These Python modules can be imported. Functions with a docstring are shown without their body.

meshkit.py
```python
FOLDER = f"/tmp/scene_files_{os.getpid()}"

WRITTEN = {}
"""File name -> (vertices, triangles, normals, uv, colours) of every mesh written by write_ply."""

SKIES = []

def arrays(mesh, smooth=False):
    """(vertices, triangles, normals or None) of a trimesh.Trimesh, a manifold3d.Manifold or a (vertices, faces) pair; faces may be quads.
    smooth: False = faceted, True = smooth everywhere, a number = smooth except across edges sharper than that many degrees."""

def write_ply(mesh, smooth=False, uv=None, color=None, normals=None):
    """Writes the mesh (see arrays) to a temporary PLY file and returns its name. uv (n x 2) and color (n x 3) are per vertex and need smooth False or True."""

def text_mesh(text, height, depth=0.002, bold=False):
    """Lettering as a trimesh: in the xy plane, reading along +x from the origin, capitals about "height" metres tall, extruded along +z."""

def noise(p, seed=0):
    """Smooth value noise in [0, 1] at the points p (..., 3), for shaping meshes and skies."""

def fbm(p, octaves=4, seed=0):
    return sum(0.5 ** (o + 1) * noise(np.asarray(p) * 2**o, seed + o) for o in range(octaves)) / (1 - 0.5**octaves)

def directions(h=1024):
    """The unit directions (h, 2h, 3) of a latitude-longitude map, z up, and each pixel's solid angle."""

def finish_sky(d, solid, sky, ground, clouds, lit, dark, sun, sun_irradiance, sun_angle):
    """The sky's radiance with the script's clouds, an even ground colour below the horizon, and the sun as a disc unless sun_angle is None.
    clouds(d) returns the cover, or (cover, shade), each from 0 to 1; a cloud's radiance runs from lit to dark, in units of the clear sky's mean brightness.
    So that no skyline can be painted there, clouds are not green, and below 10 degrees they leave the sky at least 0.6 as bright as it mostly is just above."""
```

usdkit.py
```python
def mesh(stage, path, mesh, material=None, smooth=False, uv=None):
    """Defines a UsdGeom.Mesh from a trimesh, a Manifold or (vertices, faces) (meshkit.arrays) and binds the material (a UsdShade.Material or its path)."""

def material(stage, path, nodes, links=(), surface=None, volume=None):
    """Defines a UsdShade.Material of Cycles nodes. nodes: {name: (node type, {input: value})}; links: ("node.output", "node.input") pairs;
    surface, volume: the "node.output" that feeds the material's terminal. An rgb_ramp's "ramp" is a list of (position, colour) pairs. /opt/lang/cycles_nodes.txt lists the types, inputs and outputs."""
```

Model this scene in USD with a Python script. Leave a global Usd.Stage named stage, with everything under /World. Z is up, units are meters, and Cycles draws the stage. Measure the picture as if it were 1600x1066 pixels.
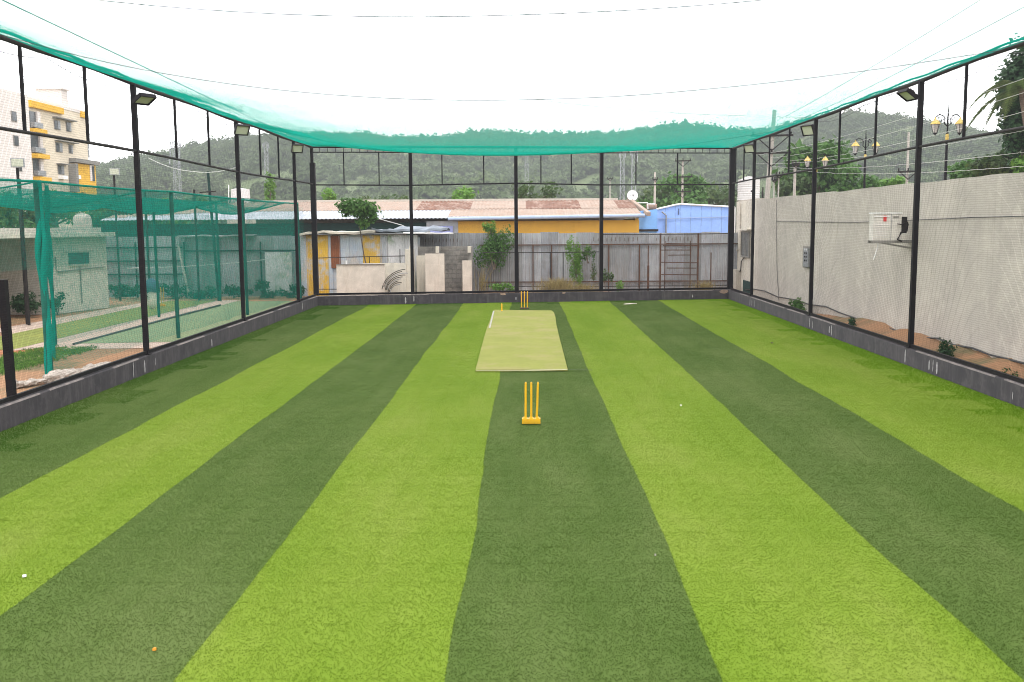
import math, random
import numpy as np, trimesh
import usdkit, meshkit
from pxr import Usd, UsdGeom, UsdLux, UsdShade, Gf, Sdf, Vt

stage = Usd.Stage.CreateInMemory()
UsdGeom.SetStageUpAxis(stage, 'Z'); UsdGeom.SetStageMetersPerUnit(stage, 1.0)
UsdGeom.Xform.Define(stage, '/World'); UsdGeom.Scope.Define(stage, '/World/Looks')
rng = np.random.default_rng(7); random.seed(7)

# ------------------------------------------------------------------ camera, sky, sun
EYE = np.array([0, 0, 3.35]); FPX = 1550.0
PITCH, YAW, ROLL = .1177, -.01385, -.00667
fwd = np.array([math.sin(YAW)*math.cos(PITCH), math.cos(YAW)*math.cos(PITCH), -math.sin(PITCH)])
rgt = np.array([math.cos(YAW), -math.sin(YAW), 0.0]); upv = np.cross(rgt, fwd)
rgt, upv = math.cos(ROLL)*rgt + math.sin(ROLL)*upv, -math.sin(ROLL)*rgt + math.cos(ROLL)*upv
cam = UsdGeom.Camera.Define(stage, '/World/camera')
cam.CreateHorizontalApertureAttr(36.0); cam.CreateFocalLengthAttr(36.0*FPX/1600)
cam.CreateClippingRangeAttr((0.1, 20000.0)); cam.CreateExposureAttr(0.8)
cam.AddTransformOp().Set(Gf.Matrix4d(*rgt, 0, *upv, 0, *(-fwd), 0, *EYE, 1))
SUN_EL, SUN_AZ = math.radians(62), math.radians(150)       # azimuth from +y towards +x
sdir = np.array([math.cos(SUN_EL)*math.sin(SUN_AZ), math.cos(SUN_EL)*math.cos(SUN_AZ), math.sin(SUN_EL)])
dome = UsdLux.DomeLight.Define(stage, '/World/sky')
skym = usdkit.material(stage, '/World/Looks/overcast_sky', {
    'sky': ('sky_texture', {'sky_type': 'single_scattering', 'sun_disc': False, 'sun_elevation': SUN_EL, 'sun_rotation': SUN_AZ, 'aerosol_density': 2.0}),
    'tc': ('texture_coordinate', {}),
    'n': ('noise_texture', {'scale': 2.2, 'detail': 6.0, 'roughness': .55}),
    'c': ('rgb_ramp', {'ramp': [(0.25, (11.0, 11.1, 11.4)), (0.75, (15.0, 14.8, 14.8))]}),
    'm': ('mix_color', {'fac': .93}),
    'b': ('background_shader', {'strength': .12})},
    [('tc.generated', 'n.vector'), ('n.fac', 'c.fac'), ('sky.color', 'm.a'), ('c.color', 'm.b'), ('m.result', 'b.color')], surface='b.background')
skym.GetPrim().GetStage()
for _n in ('m',):
    UsdShade.Shader.Get(stage, f'/World/Looks/overcast_sky/{_n}').CreateInput('use_clamp_result', Sdf.ValueTypeNames.Bool).Set(False)
UsdShade.MaterialBindingAPI.Apply(dome.GetPrim()).Bind(skym)
dome.GetPrim().SetCustomDataByKey('kind', 'structure'); dome.GetPrim().SetCustomDataByKey('label', 'white overcast sky')
sun = UsdLux.DistantLight.Define(stage, '/World/sun')
sun.CreateIntensityAttr(.3); sun.CreateAngleAttr(14.0); sun.CreateColorAttr(Gf.Vec3f(1, .96, .9)); sun.CreateNormalizeAttr(True)
zz = sdir; xx = np.cross([0, 1, 0], zz); xx /= np.linalg.norm(xx); yy = np.cross(zz, xx)
sun.AddTransformOp().Set(Gf.Matrix4d(*xx, 0, *yy, 0, *zz, 0, 0, 0, 60, 1))

# ------------------------------------------------------------------ measuring helpers (photo pixel + a real plane -> a point in metres)
def _ray(x, y): return fwd + rgt*(x-800)/FPX + upv*(533-y)/FPX
def onz(x, y, z=0.0): d = _ray(x, y); return EYE + d*(z-EYE[2])/d[2]
def ony(x, y, Y): d = _ray(x, y); return EYE + d*Y/d[1]
def onx(x, y, X): d = _ray(x, y); return EYE + d*X/d[0]

# ------------------------------------------------------------------ scene helpers
used = {}
def numbered(parent, name):
    k = (parent, name); used[k] = used.get(k, 0) + 1
    return name if used[k] == 1 else f'{name}_{used[k]-1:03d}'
def tag(prim, label=None, cat=None, group=None, kind=None):
    for k, v in (('label', label), ('category', cat), ('group', group), ('kind', kind)):
        if v: prim.SetCustomDataByKey(k, v)
class Thing:
    """An Xform at the thing's base; parts are given in world coordinates (or local ones when loc is the origin)."""
    def __init__(s, name, label=None, cat=None, loc=(0, 0, 0), rot=0.0, group=None, kind=None):
        s.path = '/World/' + numbered('/World', name); s.loc = np.array(loc, float); s.rot = rot
        x = UsdGeom.Xform.Define(stage, s.path); x.AddTranslateOp().Set(Gf.Vec3d(*map(float, loc))); x.AddRotateZOp().Set(float(rot))
        s.prim = x.GetPrim(); tag(s.prim, label, cat, group, kind)
def arr(mesh):
    if isinstance(mesh, MB): return mesh.arrays()
    v, f, _ = meshkit.arrays(mesh); return v, f
def part(parent, name, mesh, mat, label=None, kind=None, smooth=False, world=True):
    if isinstance(parent, Thing): base, off, rot, own = parent.path, parent.loc, parent.rot, parent
    else: base, own = parent[0], parent[1]; off, rot = own.loc, own.rot
    v, f = arr(mesh)
    if world:
        v = v - off
        if rot:
            c, s = math.cos(math.radians(-rot)), math.sin(math.radians(-rot)); v = v @ np.array([[c, s, 0], [-s, c, 0], [0, 0, 1]])
    p = base + '/' + numbered(base, name)
    m = usdkit.mesh(stage, p, (v, f), mat, smooth=smooth)
    tag(m.GetPrim(), label, kind=kind)
    return (p, own)
def solo(name, mesh, mat, label=None, cat=None, group=None, kind=None, smooth=False):
    v, f = arr(mesh); p = '/World/' + numbered('/World', name)
    m = usdkit.mesh(stage, p, (v, f), mat, smooth=smooth); tag(m.GetPrim(), label, cat, group, kind)
    return (p, ORIGIN)
class _O: loc = np.zeros(3); rot = 0.0
ORIGIN = _O()
def dup(src, loc, rot, label, group=None, scale=None):
    was = src.prim.GetCustomData()
    t = Thing(src.path.split('/')[-1], label, was['category'], loc, rot, group or was.get('group'))
    if scale: UsdGeom.Xformable(t.prim).AddScaleOp().Set(Gf.Vec3f(*scale))
    t.prim.GetReferences().AddInternalReference(src.path); t.prim.SetInstanceable(True)
    return t
class MB:
    def __init__(s): s.v = []; s.f = []; s.n = 0
    def add(s, v, f):
        v = np.asarray(v, float); f = np.asarray(f, int)
        if f.shape[1] == 4: f = np.vstack([f[:, [0, 1, 2]], f[:, [0, 2, 3]]])
        s.v.append(v); s.f.append(f + s.n); s.n += len(v); return s
    def arrays(s): return np.vstack(s.v), np.vstack(s.f)
    def box(s, c, size, yaw=0.0, tilt=None):
        sx, sy, sz = np.array(size)/2
        v = np.array([[x, y, z] for x in (-sx, sx) for y in (-sy, sy) for z in (-sz, sz)])
        f = [[0, 1, 3], [0, 3, 2], [4, 6, 7], [4, 7, 5], [0, 4, 5], [0, 5, 1], [2, 3, 7], [2, 7, 6], [0, 2, 6], [0, 6, 4], [1, 5, 7], [1, 7, 3]]
        if tilt is not None: v = v @ np.asarray(tilt).T
        if yaw: c_, s_ = math.cos(yaw), math.sin(yaw); v = v @ np.array([[c_, s_, 0], [-s_, c_, 0], [0, 0, 1]])
        return s.add(v + np.array(c), f)
    def bar(s, a, b, w, d=None):
        """square bar from a to b"""
        return s.tube([a, b], (w if d is None else (w+d)/2)*.7071, 4, twist=math.pi/4)
    def tube(s, pts, r, n=6, cap=True, twist=0.0):
        p = np.asarray(pts, float); r = np.broadcast_to(r, (len(p),))
        t = np.gradient(p, axis=0); t /= np.linalg.norm(t, axis=1, keepdims=True)+1e-12
        ref = np.where(np.abs(t[:, 2:]) < .9, [0, 0, 1.], [1., 0, 0])
        a = np.cross(t, ref); a /= np.linalg.norm(a, axis=1, keepdims=True)+1e-12; b = np.cross(a, t)
        g = np.arange(n)*2*np.pi/n + twist
        v = p[:, None] + r[:, None, None]*(np.cos(g)[None, :, None]*a[:, None] + np.sin(g)[None, :, None]*b[:, None])
        i, j = np.meshgrid(np.arange(len(p)-1), np.arange(n), indexing='ij')
        q = np.stack([i*n+j, (i+1)*n+j, (i+1)*n+(j+1) % n, i*n+(j+1) % n], -1).reshape(-1, 4)
        v = v.reshape(-1, 3); f = np.vstack([q[:, [0, 1, 2]], q[:, [0, 2, 3]]])
        if cap:
            k = len(v); v = np.vstack([v, p[:1], p[-1:]]); m = (len(p)-1)*n
            f = np.vstack([f, [[k, x, (x+1) % n] for x in range(n)], [[k+1, m+(x+1) % n, m+x] for x in range(n)]])
        return s.add(v, f)
    def tubes(s, P, r, n=3):
        """many polylines at once, P: (count, points, 3)"""
        C, K, _ = P.shape; t = np.gradient(P, axis=1); t /= np.linalg.norm(t, axis=2, keepdims=True)+1e-12
        ref = np.where(np.abs(t[..., 2:]) < .9, [0, 0, 1.], [1., 0, 0])
        a = np.cross(t, ref); a /= np.linalg.norm(a, axis=2, keepdims=True)+1e-12; b = np.cross(a, t)
        g = np.arange(n)*2*np.pi/n
        v = (P[:, :, None] + r*(np.cos(g)[:, None]*a[:, :, None] + np.sin(g)[:, None]*b[:, :, None])).reshape(-1, 3)
        c, i, j = np.meshgrid(np.arange(C), np.arange(K-1), np.arange(n), indexing='ij')
        q = np.stack([c*K*n+i*n+j, c*K*n+(i+1)*n+j, c*K*n+(i+1)*n+(j+1) % n, c*K*n+i*n+(j+1) % n], -1).reshape(-1, 4)
        return s.add(v, q)
    def grid(s, P):
        """P: (a, b, 3) surface of quads"""
        a, b, _ = P.shape; i, j = np.meshgrid(np.arange(a-1), np.arange(b-1), indexing='ij')
        q = np.stack([i*b+j, (i+1)*b+j, (i+1)*b+j+1, i*b+j+1], -1).reshape(-1, 4)
        return s.add(P.reshape(-1, 3), q)
    def quad(s, a, b, c, d): return s.add([a, b, c, d], [[0, 1, 2, 3]])
    def mesh(s, m): return s.add(np.array(m.vertices), np.array(m.faces))
    def lathe(s, prof, n=12, c=(0, 0, 0)):
        prof = np.array(prof, float); g = np.arange(n)*2*np.pi/n
        v = np.stack([prof[:, None, 0]*np.cos(g), prof[:, None, 0]*np.sin(g), np.broadcast_to(prof[:, None, 1], (len(prof), n))], -1).reshape(-1, 3)
        i, j = np.meshgrid(np.arange(len(prof)-1), np.arange(n), indexing='ij')
        q = np.stack([i*n+j, i*n+(j+1) % n, (i+1)*n+(j+1) % n, (i+1)*n+j], -1).reshape(-1, 4)
        return s.add(v+np.array(c), q)

# ------------------------------------------------------------------ materials
def M(name, col, col2=None, scale=2.0, rough=.8, bump=0.0, bscale=None, metal=0.0, streak=None, stain=None, detail=5.0, spec=.4, coords='geometry', coat=0.0, ramp=(.35, .65)):
    """colour noise from col to col2, optional vertical streaks (colour, amount) and blotchy stains (colour, amount, scale)"""
    N = {'g': ('geometry', {}), 'p': ('principled_bsdf', {'roughness': rough, 'metallic': metal, 'specular_ior_level': spec, 'coat_weight': coat})}; L = []
    src = 'g.position'
    if coords == 'object': N['tc'] = ('texture_coordinate', {}); src = 'tc.object'
    N['n'] = ('noise_texture', {'scale': scale, 'detail': detail, 'roughness': .6}); L.append((src, 'n.vector'))
    N['r'] = ('rgb_ramp', {'ramp': [(ramp[0], col), (ramp[1], col2 or tuple(c*.8 for c in col))]}); L.append(('n.fac', 'r.fac'))
    out = 'r.color'
    if streak:
        N['mp'] = ('mapping', {'scale': (5.0, 5.0, .45)}); N['sn'] = ('noise_texture', {'scale': 1.6, 'detail': 5.0, 'roughness': .65})
        N['sr'] = ('rgb_ramp', {'ramp': [(.5, (0, 0, 0)), (.72, (streak[1],)*3)]}); N['sm'] = ('mix_color', {'b': streak[0]})
        L += [(src, 'mp.vector'), ('mp.vector', 'sn.vector'), ('sn.fac', 'sr.fac'), ('sr.color', 'sm.fac'), (out, 'sm.a')]; out = 'sm.result'
    if stain:
        N['tn'] = ('noise_texture', {'scale': stain[2], 'detail': 7.0, 'roughness': .7})
        N['tr'] = ('rgb_ramp', {'ramp': [(.5, (0, 0, 0)), (.62, (stain[1],)*3)]}); N['tm'] = ('mix_color', {'b': stain[0]})
        L += [(src, 'tn.vector'), ('tn.fac', 'tr.fac'), ('tr.color', 'tm.fac'), (out, 'tm.a')]; out = 'tm.result'
    L.append((out, 'p.base_color'))
    if bump:
        N['bn'] = ('noise_texture', {'scale': bscale or scale*8, 'detail': 4.0}); N['b'] = ('bump', {'strength': 1.0, 'distance': bump})
        L += [(src, 'bn.vector'), ('bn.fac', 'b.height'), ('b.normal', 'p.normal')]
    return usdkit.material(stage, '/World/Looks/'+name, N, L, surface='p.BSDF')
def leafmat(name, c1, c2, scale=3.0, trans=.3, rough=.55):
    """leaves: colour varies from clump to clump, some light passes through"""
    return usdkit.material(stage, '/World/Looks/'+name, {
        'g': ('geometry', {}), 'n': ('noise_texture', {'scale': scale, 'detail': 3.0}),
        'ri': ('math', {'math_type': 'multiply_add', 'value2': .45, 'value3': -.2}), 'ad': ('math', {'math_type': 'add'}),
        'r': ('rgb_ramp', {'ramp': [(.3, c1), (.75, c2)]}), 'p': ('principled_bsdf', {'roughness': rough, 'specular_ior_level': .3}),
        't': ('translucent_bsdf', {}), 'm': ('mix_closure', {'fac': trans})},
        [('g.position', 'n.vector'), ('g.random_per_island', 'ri.value1'), ('n.fac', 'ad.value1'), ('ri.value', 'ad.value2'), ('ad.value', 'r.fac'), ('r.color', 'p.base_color'), ('r.color', 't.color'),
         ('p.BSDF', 'm.closure1'), ('t.BSDF', 'm.closure2')], surface='m.closure')
def turfmat(name, c1, c2, c3, trans=.2):
    """artificial grass fibre: two shades per fibre, broad worn and fresh areas"""
    return usdkit.material(stage, '/World/Looks/'+name, {
        'g': ('geometry', {}), 'mp': ('mapping', {'scale': (.75, .22, 1.0)}), 'n': ('noise_texture', {'scale': 1.0, 'detail': 6.0, 'roughness': .62}),
        'r': ('rgb_ramp', {'ramp': [(.38, c1), (.52, c2), (.64, c3)]}),
        'fs': ('noise_texture', {'scale': 190.0, 'detail': 2.0}), 'fr': ('rgb_ramp', {'ramp': [(.3, (.68, .68, .68)), (.7, (1.25, 1.25, 1.25))]}),
        'mm': ('mix_color', {'blend_type': 'multiply', 'fac': 1.0, 'use_clamp': False}),
        'p': ('principled_bsdf', {'roughness': .75, 'specular_ior_level': .06}), 't': ('translucent_bsdf', {}), 'm': ('mix_closure', {'fac': trans})},
        [('g.position', 'mp.vector'), ('mp.vector', 'n.vector'), ('n.fac', 'r.fac'), ('g.position', 'fs.vector'), ('fs.fac', 'fr.fac'), ('r.color', 'mm.a'), ('fr.color', 'mm.b'),
         ('mm.result', 'p.base_color'), ('mm.result', 't.color'), ('p.BSDF', 'm.closure1'), ('t.BSDF', 'm.closure2')], surface='m.closure')
def netmat(name, col, trans=.45):
    return usdkit.material(stage, '/World/Looks/'+name, {
        'd': ('principled_bsdf', {'base_color': col, 'roughness': .8, 'specular_ior_level': .05}), 't': ('translucent_bsdf', {'color': col}), 'm': ('mix_closure', {'fac': trans})},
        [('d.BSDF', 'm.closure1'), ('t.BSDF', 'm.closure2')], surface='m.closure')
soil = M('brown_soil', (.34, .18, .09), (.25, .14, .075), .7, .95, .02, 20, stain=((.10, .12, .05), .7, .35))
field = M('far_field', (.09, .10, .045), (.16, .13, .07), .05, .95, stain=((.06, .08, .03), .8, .02))
turf_back = M('turf_backing', (.03, .05, .02), (.02, .03, .015), 5, .95)
turf_light = turfmat('light_turf', (.138, .216, .018), (.158, .232, .024), (.178, .242, .034))
turf_dark = turfmat('dark_turf', (.066, .110, .021), (.080, .123, .028), (.096, .136, .037))
turf_light_f = turfmat('unworn_light_turf', (.090, .185, .003), (.105, .205, .005), (.13, .22, .008))
turf_dark_f = turfmat('unworn_dark_turf', (.032, .084, .007), (.044, .096, .010), (.058, .108, .014))
matm = M('pitch_mat_fibre', (.192, .202, .050), (.165, .180, .042), 1.1, .95, .004, 60, stain=((.215, .195, .075), .8, .7), streak=((.14, .15, .035), .5), spec=.1)
tape2 = M('worn_edge_tape', (.30, .30, .17), (.40, .38, .26), 9, .8)
tape = M('white_tape', (.30, .29, .24), (.22, .215, .16), 6, .7)
stump_y = M('yellow_plastic', (.58, .33, .002), (.54, .30, .002), 8, .4, spec=.5)
stump_b = M('dark_rubber', (.05, .035, .02), None, 8, .6)
black = M('black_painted_steel', (.006, .005, .007), (.012, .010, .011), 6, .5, .001, 60, spec=.08)
rusty_black = M('dark_steel_rail', (.010, .009, .010), (.03, .024, .022), 5, .6, spec=.2)
kerb_m = M('dark_grey_render', (.034, .029, .033), (.020, .0175, .0215), 1.3, .8, .004, 25, stain=((.058, .049, .052), .55, 3.0), streak=((.085, .075, .08), .5))
kerb_top = M('worn_cement', (.20, .17, .16), (.10, .09, .09), 6, .9, .004, 30)
drip = M('white_paint_drip', (.36, .345, .345), (.2, .19, .195), 20, .8)
green_post = M('dark_green_post', (.004, .115, .085), (.004, .075, .055), 5, .6, spec=.2)
net_dark = netmat('dark_net_cord', (.014, .016, .017), .1)
net_teal = netmat('teal_net_cord', (.004, .44, .355), .5)
net_teal2 = netmat('teal_practice_cord', (.005, .27, .205), .4)
cable_m = M('dark_cable', (.02, .02, .022), None, 5, .5)
cable_w = M('pale_cable', (.55, .55, .52), None, 5, .5)
alu = M('grey_metal', (.30, .31, .32), (.22, .23, .24), 8, .4, metal=.6)
led = M('lamp_panel', (.42, .43, .33), (.34, .35, .27), 60, .25, spec=.6)
plaster = M('grey_plaster', (.45, .41, .355), (.385, .352, .308), .8, .92, .006, 12, streak=((.30, .27, .235), .5), stain=((.50, .455, .395), .6, 1.7))
plaster_c = M('cream_plaster', (.60, .55, .46), (.50, .46, .40), 1.2, .92, .006, 12, streak=((.36, .33, .28), .5), stain=((.42, .40, .35), .5, 2.0))
slabm = M('pale_cement_slab', (.60, .53, .46), (.50, .44, .38), 2.0, .9, .004, 20, streak=((.42, .33, .26), .5))
block = M('grey_block', (.26, .24, .21), (.17, .16, .15), 3, .95, .01, 22, stain=((.10, .095, .085), .6, 1.6))
tin = M('grey_corrugated_tin', (.33, .34, .36), (.25, .26, .28), 1.0, .5, metal=.35, streak=((.16, .10, .07), .5), stain=((.20, .19, .18), .4, 2.2))
tin2 = M('light_corrugated_tin', (.40, .41, .43), (.31, .32, .34), 1.4, .5, metal=.35, streak=((.20, .13, .09), .45))
tin3 = M('dull_corrugated_tin', (.27, .275, .28), (.20, .205, .21), 1.2, .6, metal=.25, streak=((.15, .11, .08), .6))
tin_y = M('yellow_painted_tin', (.60, .37, .03), (.52, .33, .06), 1.5, .55, stain=((.40, .42, .46), .95, 1.1))
tin_r = M('rust_brown_tin', (.22, .075, .03), (.16, .055, .025), 3, .8)
tin_w = M('whitish_tin', (.60, .58, .58), (.48, .48, .48), 2, .5, stain=((.16, .26, .10), .7, .9))
tin_b = M('blue_grey_tin', (.36, .42, .50), (.44, .46, .48), 1.6, .5, stain=((.50, .40, .30), .6, 1.0))
rust = M('rusty_iron', (.10, .045, .025), (.055, .03, .022), 6, .85, .002, 80)
roofm = M('pinkish_roof_sheet', (.34, .26, .21), (.27, .21, .17), 2.5, .8, streak=((.24, .15, .10), .6), stain=((.26, .15, .10), .5, 1.2))
roofr = M('rusted_roof_sheet', (.185, .085, .052), (.125, .058, .038), 2.5, .85, stain=((.36, .27, .22), .7, 1.6))
roofw = M('bluish_white_roof_sheet', (.42, .44, .49), (.34, .37, .43), 1.5, .6, streak=((.28, .26, .25), .5))
eave = M('pale_eave', (.33, .40, .53), (.27, .34, .47), 3, .5)
yel_wall = M('ochre_wall', (.58, .33, .045), (.52, .30, .045), 1.2, .85, streak=((.40, .24, .06), .4))
grn_shade = M('dark_green_shade_cloth', (.008, .035, .03), (.006, .025, .022), 3, .9)
blu = M('light_blue_sheet', (.25, .40, .78), (.21, .35, .72), .9, .6, streak=((.22, .33, .60), .4))
blu2 = M('sky_blue_sheet', (.20, .41, .78), (.17, .36, .72), 1.2, .6)
lilac = M('lilac_boards', (.30, .33, .62), (.26, .29, .54), 3, .7)
tarp = M('dusty_tarpaulin', (.66, .60, .50), (.46, .42, .36), 1.8, .8, stain=((.25, .22, .20), .5, 2.0))
tarp2 = M('grey_tarpaulin', (.22, .25, .29), (.16, .18, .21), 1.8, .7)
white_m = M('white_paint', (.78, .77, .76), (.68, .67, .66), 3, .5)
white_pl = M('white_plastic_tank', (.66, .63, .62), (.58, .56, .55), 2, .45)
glassd = M('dark_window_glass', (.035, .04, .045), (.06, .065, .07), 2, .12, spec=.7)
bldg_c = M('cream_render', (.63, .55, .43), (.58, .51, .40), .4, .9, streak=((.50, .42, .32), .35))
bldg_w = M('pale_render', (.66, .61, .58), (.60, .55, .52), .4, .9, streak=((.55, .48, .42), .3))
bldg_y = M('golden_render', (.66, .38, .03), (.60, .34, .03), .6, .85)
bldg_g = M('grey_render', (.22, .21, .19), None, .6, .85)
conc = M('concrete_pole', (.42, .39, .35), (.33, .31, .28), 3, .9)
path_m = M('pale_concrete_path', (.50, .38, .31), (.42, .32, .26), 1.6, .95, .004, 30, stain=((.34, .26, .21), .5, 2.4))
lane_y = M('olive_practice_turf', (.22, .235, .045), (.17, .20, .04), 1.1, .95, .006, 60)
lane_g = M('dusty_green_turf', (.20, .25, .12), (.16, .21, .11), 1.1, .95, .006, 60)
rock_m = M('white_rubble', (.46, .40, .35), (.30, .26, .22), 9, .9)
bark = M('brown_bark', (.13, .10, .075), (.085, .065, .05), 8, .95, .006, 40)
dry_m = leafmat('dry_grass_blade', (.22, .17, .07), (.42, .35, .16), 2.0)
lf_mid = leafmat('mid_green_leaf', (.045, .115, .018), (.12, .225, .045), 2.0)
lf_lime = leafmat('fresh_green_leaf', (.09, .20, .025), (.20, .34, .05), 2.5)
lf_dark = leafmat('dark_green_leaf', (.018, .055, .016), (.05, .11, .03), 1.2)
lf_olive = leafmat('olive_leaf', (.04, .075, .018), (.11, .14, .035), .8)
lf_palm = leafmat('palm_leaf', (.06, .09, .025), (.16, .18, .06), 1.5)
hill_leaf = leafmat('hill_scrub_leaf', (.050, .080, .024), (.086, .120, .040), .03, .2, .7)
hill_m = M('hill_ground_cover', (.056, .086, .026), (.080, .108, .036), .022, .95, stain=((.11, .12, .05), .4, .012))
clay = M('red_clay_scar', (.36, .18, .11), (.28, .14, .09), .1, .95)
lantern_y = M('lantern_gold', (.55, .40, .09), (.46, .34, .09), 4, .5)
lantern_g = M('lantern_glass', (.45, .44, .42), None, 4, .2)
red_m = M('red_sticker', (.60, .05, .05), None, 4, .5)
brickish = M('chipped_brick', (.30, .20, .14), (.18, .13, .11), 12, .95)
orange_m = M('orange_scrap', (.75, .30, .03), None, 5, .6)
bluep = M('blue_cloth', (.035, .075, .13), (.06, .11, .18), 4, .8)

# ------------------------------------------------------------------ ground and hill
def sheet(x0, x1, y0, y1, z, nx=2, ny=2):
    X, Y = np.meshgrid(np.linspace(x0, x1, nx), np.linspace(y0, y1, ny), indexing='ij'); return MB().grid(np.stack([X, Y, np.full_like(X, z)], -1))
def poly(pts, z):
    """flat polygon sheet from xy points (convex or star-shaped)"""
    p = np.array([[a, b, z] for a, b in pts], float); c = p.mean(0)
    n = len(p); return MB().add(np.vstack([p, c]), [[i, (i+1) % n, n] for i in range(n)])
solo('ground', sheet(-2500, 2500, -200, 3500, -.03), field, kind='structure')
solo('dirt_yard', sheet(-30, 24, 2, 110, -.022), soil, kind='structure')

def crest(x):
    px = np.array([-400, 60, 180, 205, 240, 290, 330, 370, 410, 450, 560, 690, 755, 830, 880, 940, 985, 1035, 1060, 1100, 1140, 1190, 1230, 1262, 1290, 1315, 1345, 1380, 1410, 1430, 1460, 1490, 1520, 1545, 1600, 1700, 2100])
    py = np.array([352, 345, 293, 276, 260, 245, 237, 228, 222, 218, 216, 223, 214, 221, 222, 219, 214, 209, 212, 219, 220, 212, 202, 192, 186, 183, 187, 194, 200, 207, 214, 222, 232, 243, 262, 290, 330])
    pts = np.array([ony(a, b, 640.0) for a, b in zip(px, py)])
    return np.interp(x, pts[:, 0], pts[:, 2])
def hill_z(x, y):
    P = np.stack([x/70, y/70, np.zeros_like(x)], -1); n1 = meshkit.fbm(P, 4, 3)-.5
    P2 = np.stack([x/28, y/60, np.zeros_like(x)], -1); n2 = meshkit.fbm(P2, 3, 9)-.5
    c = crest(x); foot = 250 + 60*(meshkit.noise(np.stack([x/160, np.zeros_like(x), np.zeros_like(x)], -1), 5)-.5)
    t = np.clip((y-foot)/(640-foot), 0, 1.0); s = t*t*(3-2*t)*.55 + t*.45
    z = c*s
    t2 = np.clip((y-640)/260, 0, 1); z = z*(1-t2*t2*.9)
    w = np.clip(t*6, 0, 1)*np.clip((640-y)/120, 0, 1)
    return z + w*(n1*16 + n2*7) - .6
hx, hy = np.meshgrid(np.linspace(-620, 700, 300), np.linspace(215, 900, 170), indexing='ij')
hill_mesh = MB().grid(np.stack([hx, hy, hill_z(hx, hy)], -1))
hill = solo('hill', hill_mesh, hill_m, kind='structure', smooth=True)

def leaf_cloud(centres, radii, n, size, seed, flat=.8, hang=.0):
    """many small leaf quads spread through lobes: uneven outline with gaps"""
    r = np.random.default_rng(seed); centres = np.asarray(centres, float); radii = np.asarray(radii, float)
    if radii.ndim == 1: radii = np.repeat(radii[:, None], 3, 1)*[1, 1, flat]
    w = radii.prod(1)**.66; k = r.choice(len(centres), n, p=w/w.sum())
    d = r.normal(size=(n, 3)); d /= np.linalg.norm(d, axis=1, keepdims=True)
    rad = r.uniform(.35, 1.0, n)**.6 * (1 + .18*r.normal(size=n))
    c = centres[k] + d*radii[k]*rad[:, None]
    nrm = d + r.normal(size=(n, 3))*.7 + [0, 0, .5]; nrm /= np.linalg.norm(nrm, axis=1, keepdims=True)
    a = np.cross(nrm, r.normal(size=(n, 3))); a[:, 2] -= hang; a /= np.linalg.norm(a, axis=1, keepdims=True); b = np.cross(nrm, a)
    s = size*r.uniform(.6, 1.4, (n, 1))
    v = np.stack([c-a*s, c+b*s*.55, c+a*s, c-b*s*.55], 1).reshape(-1, 3)
    f = np.arange(n*4).reshape(n, 4); return MB().add(v, f)
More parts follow.
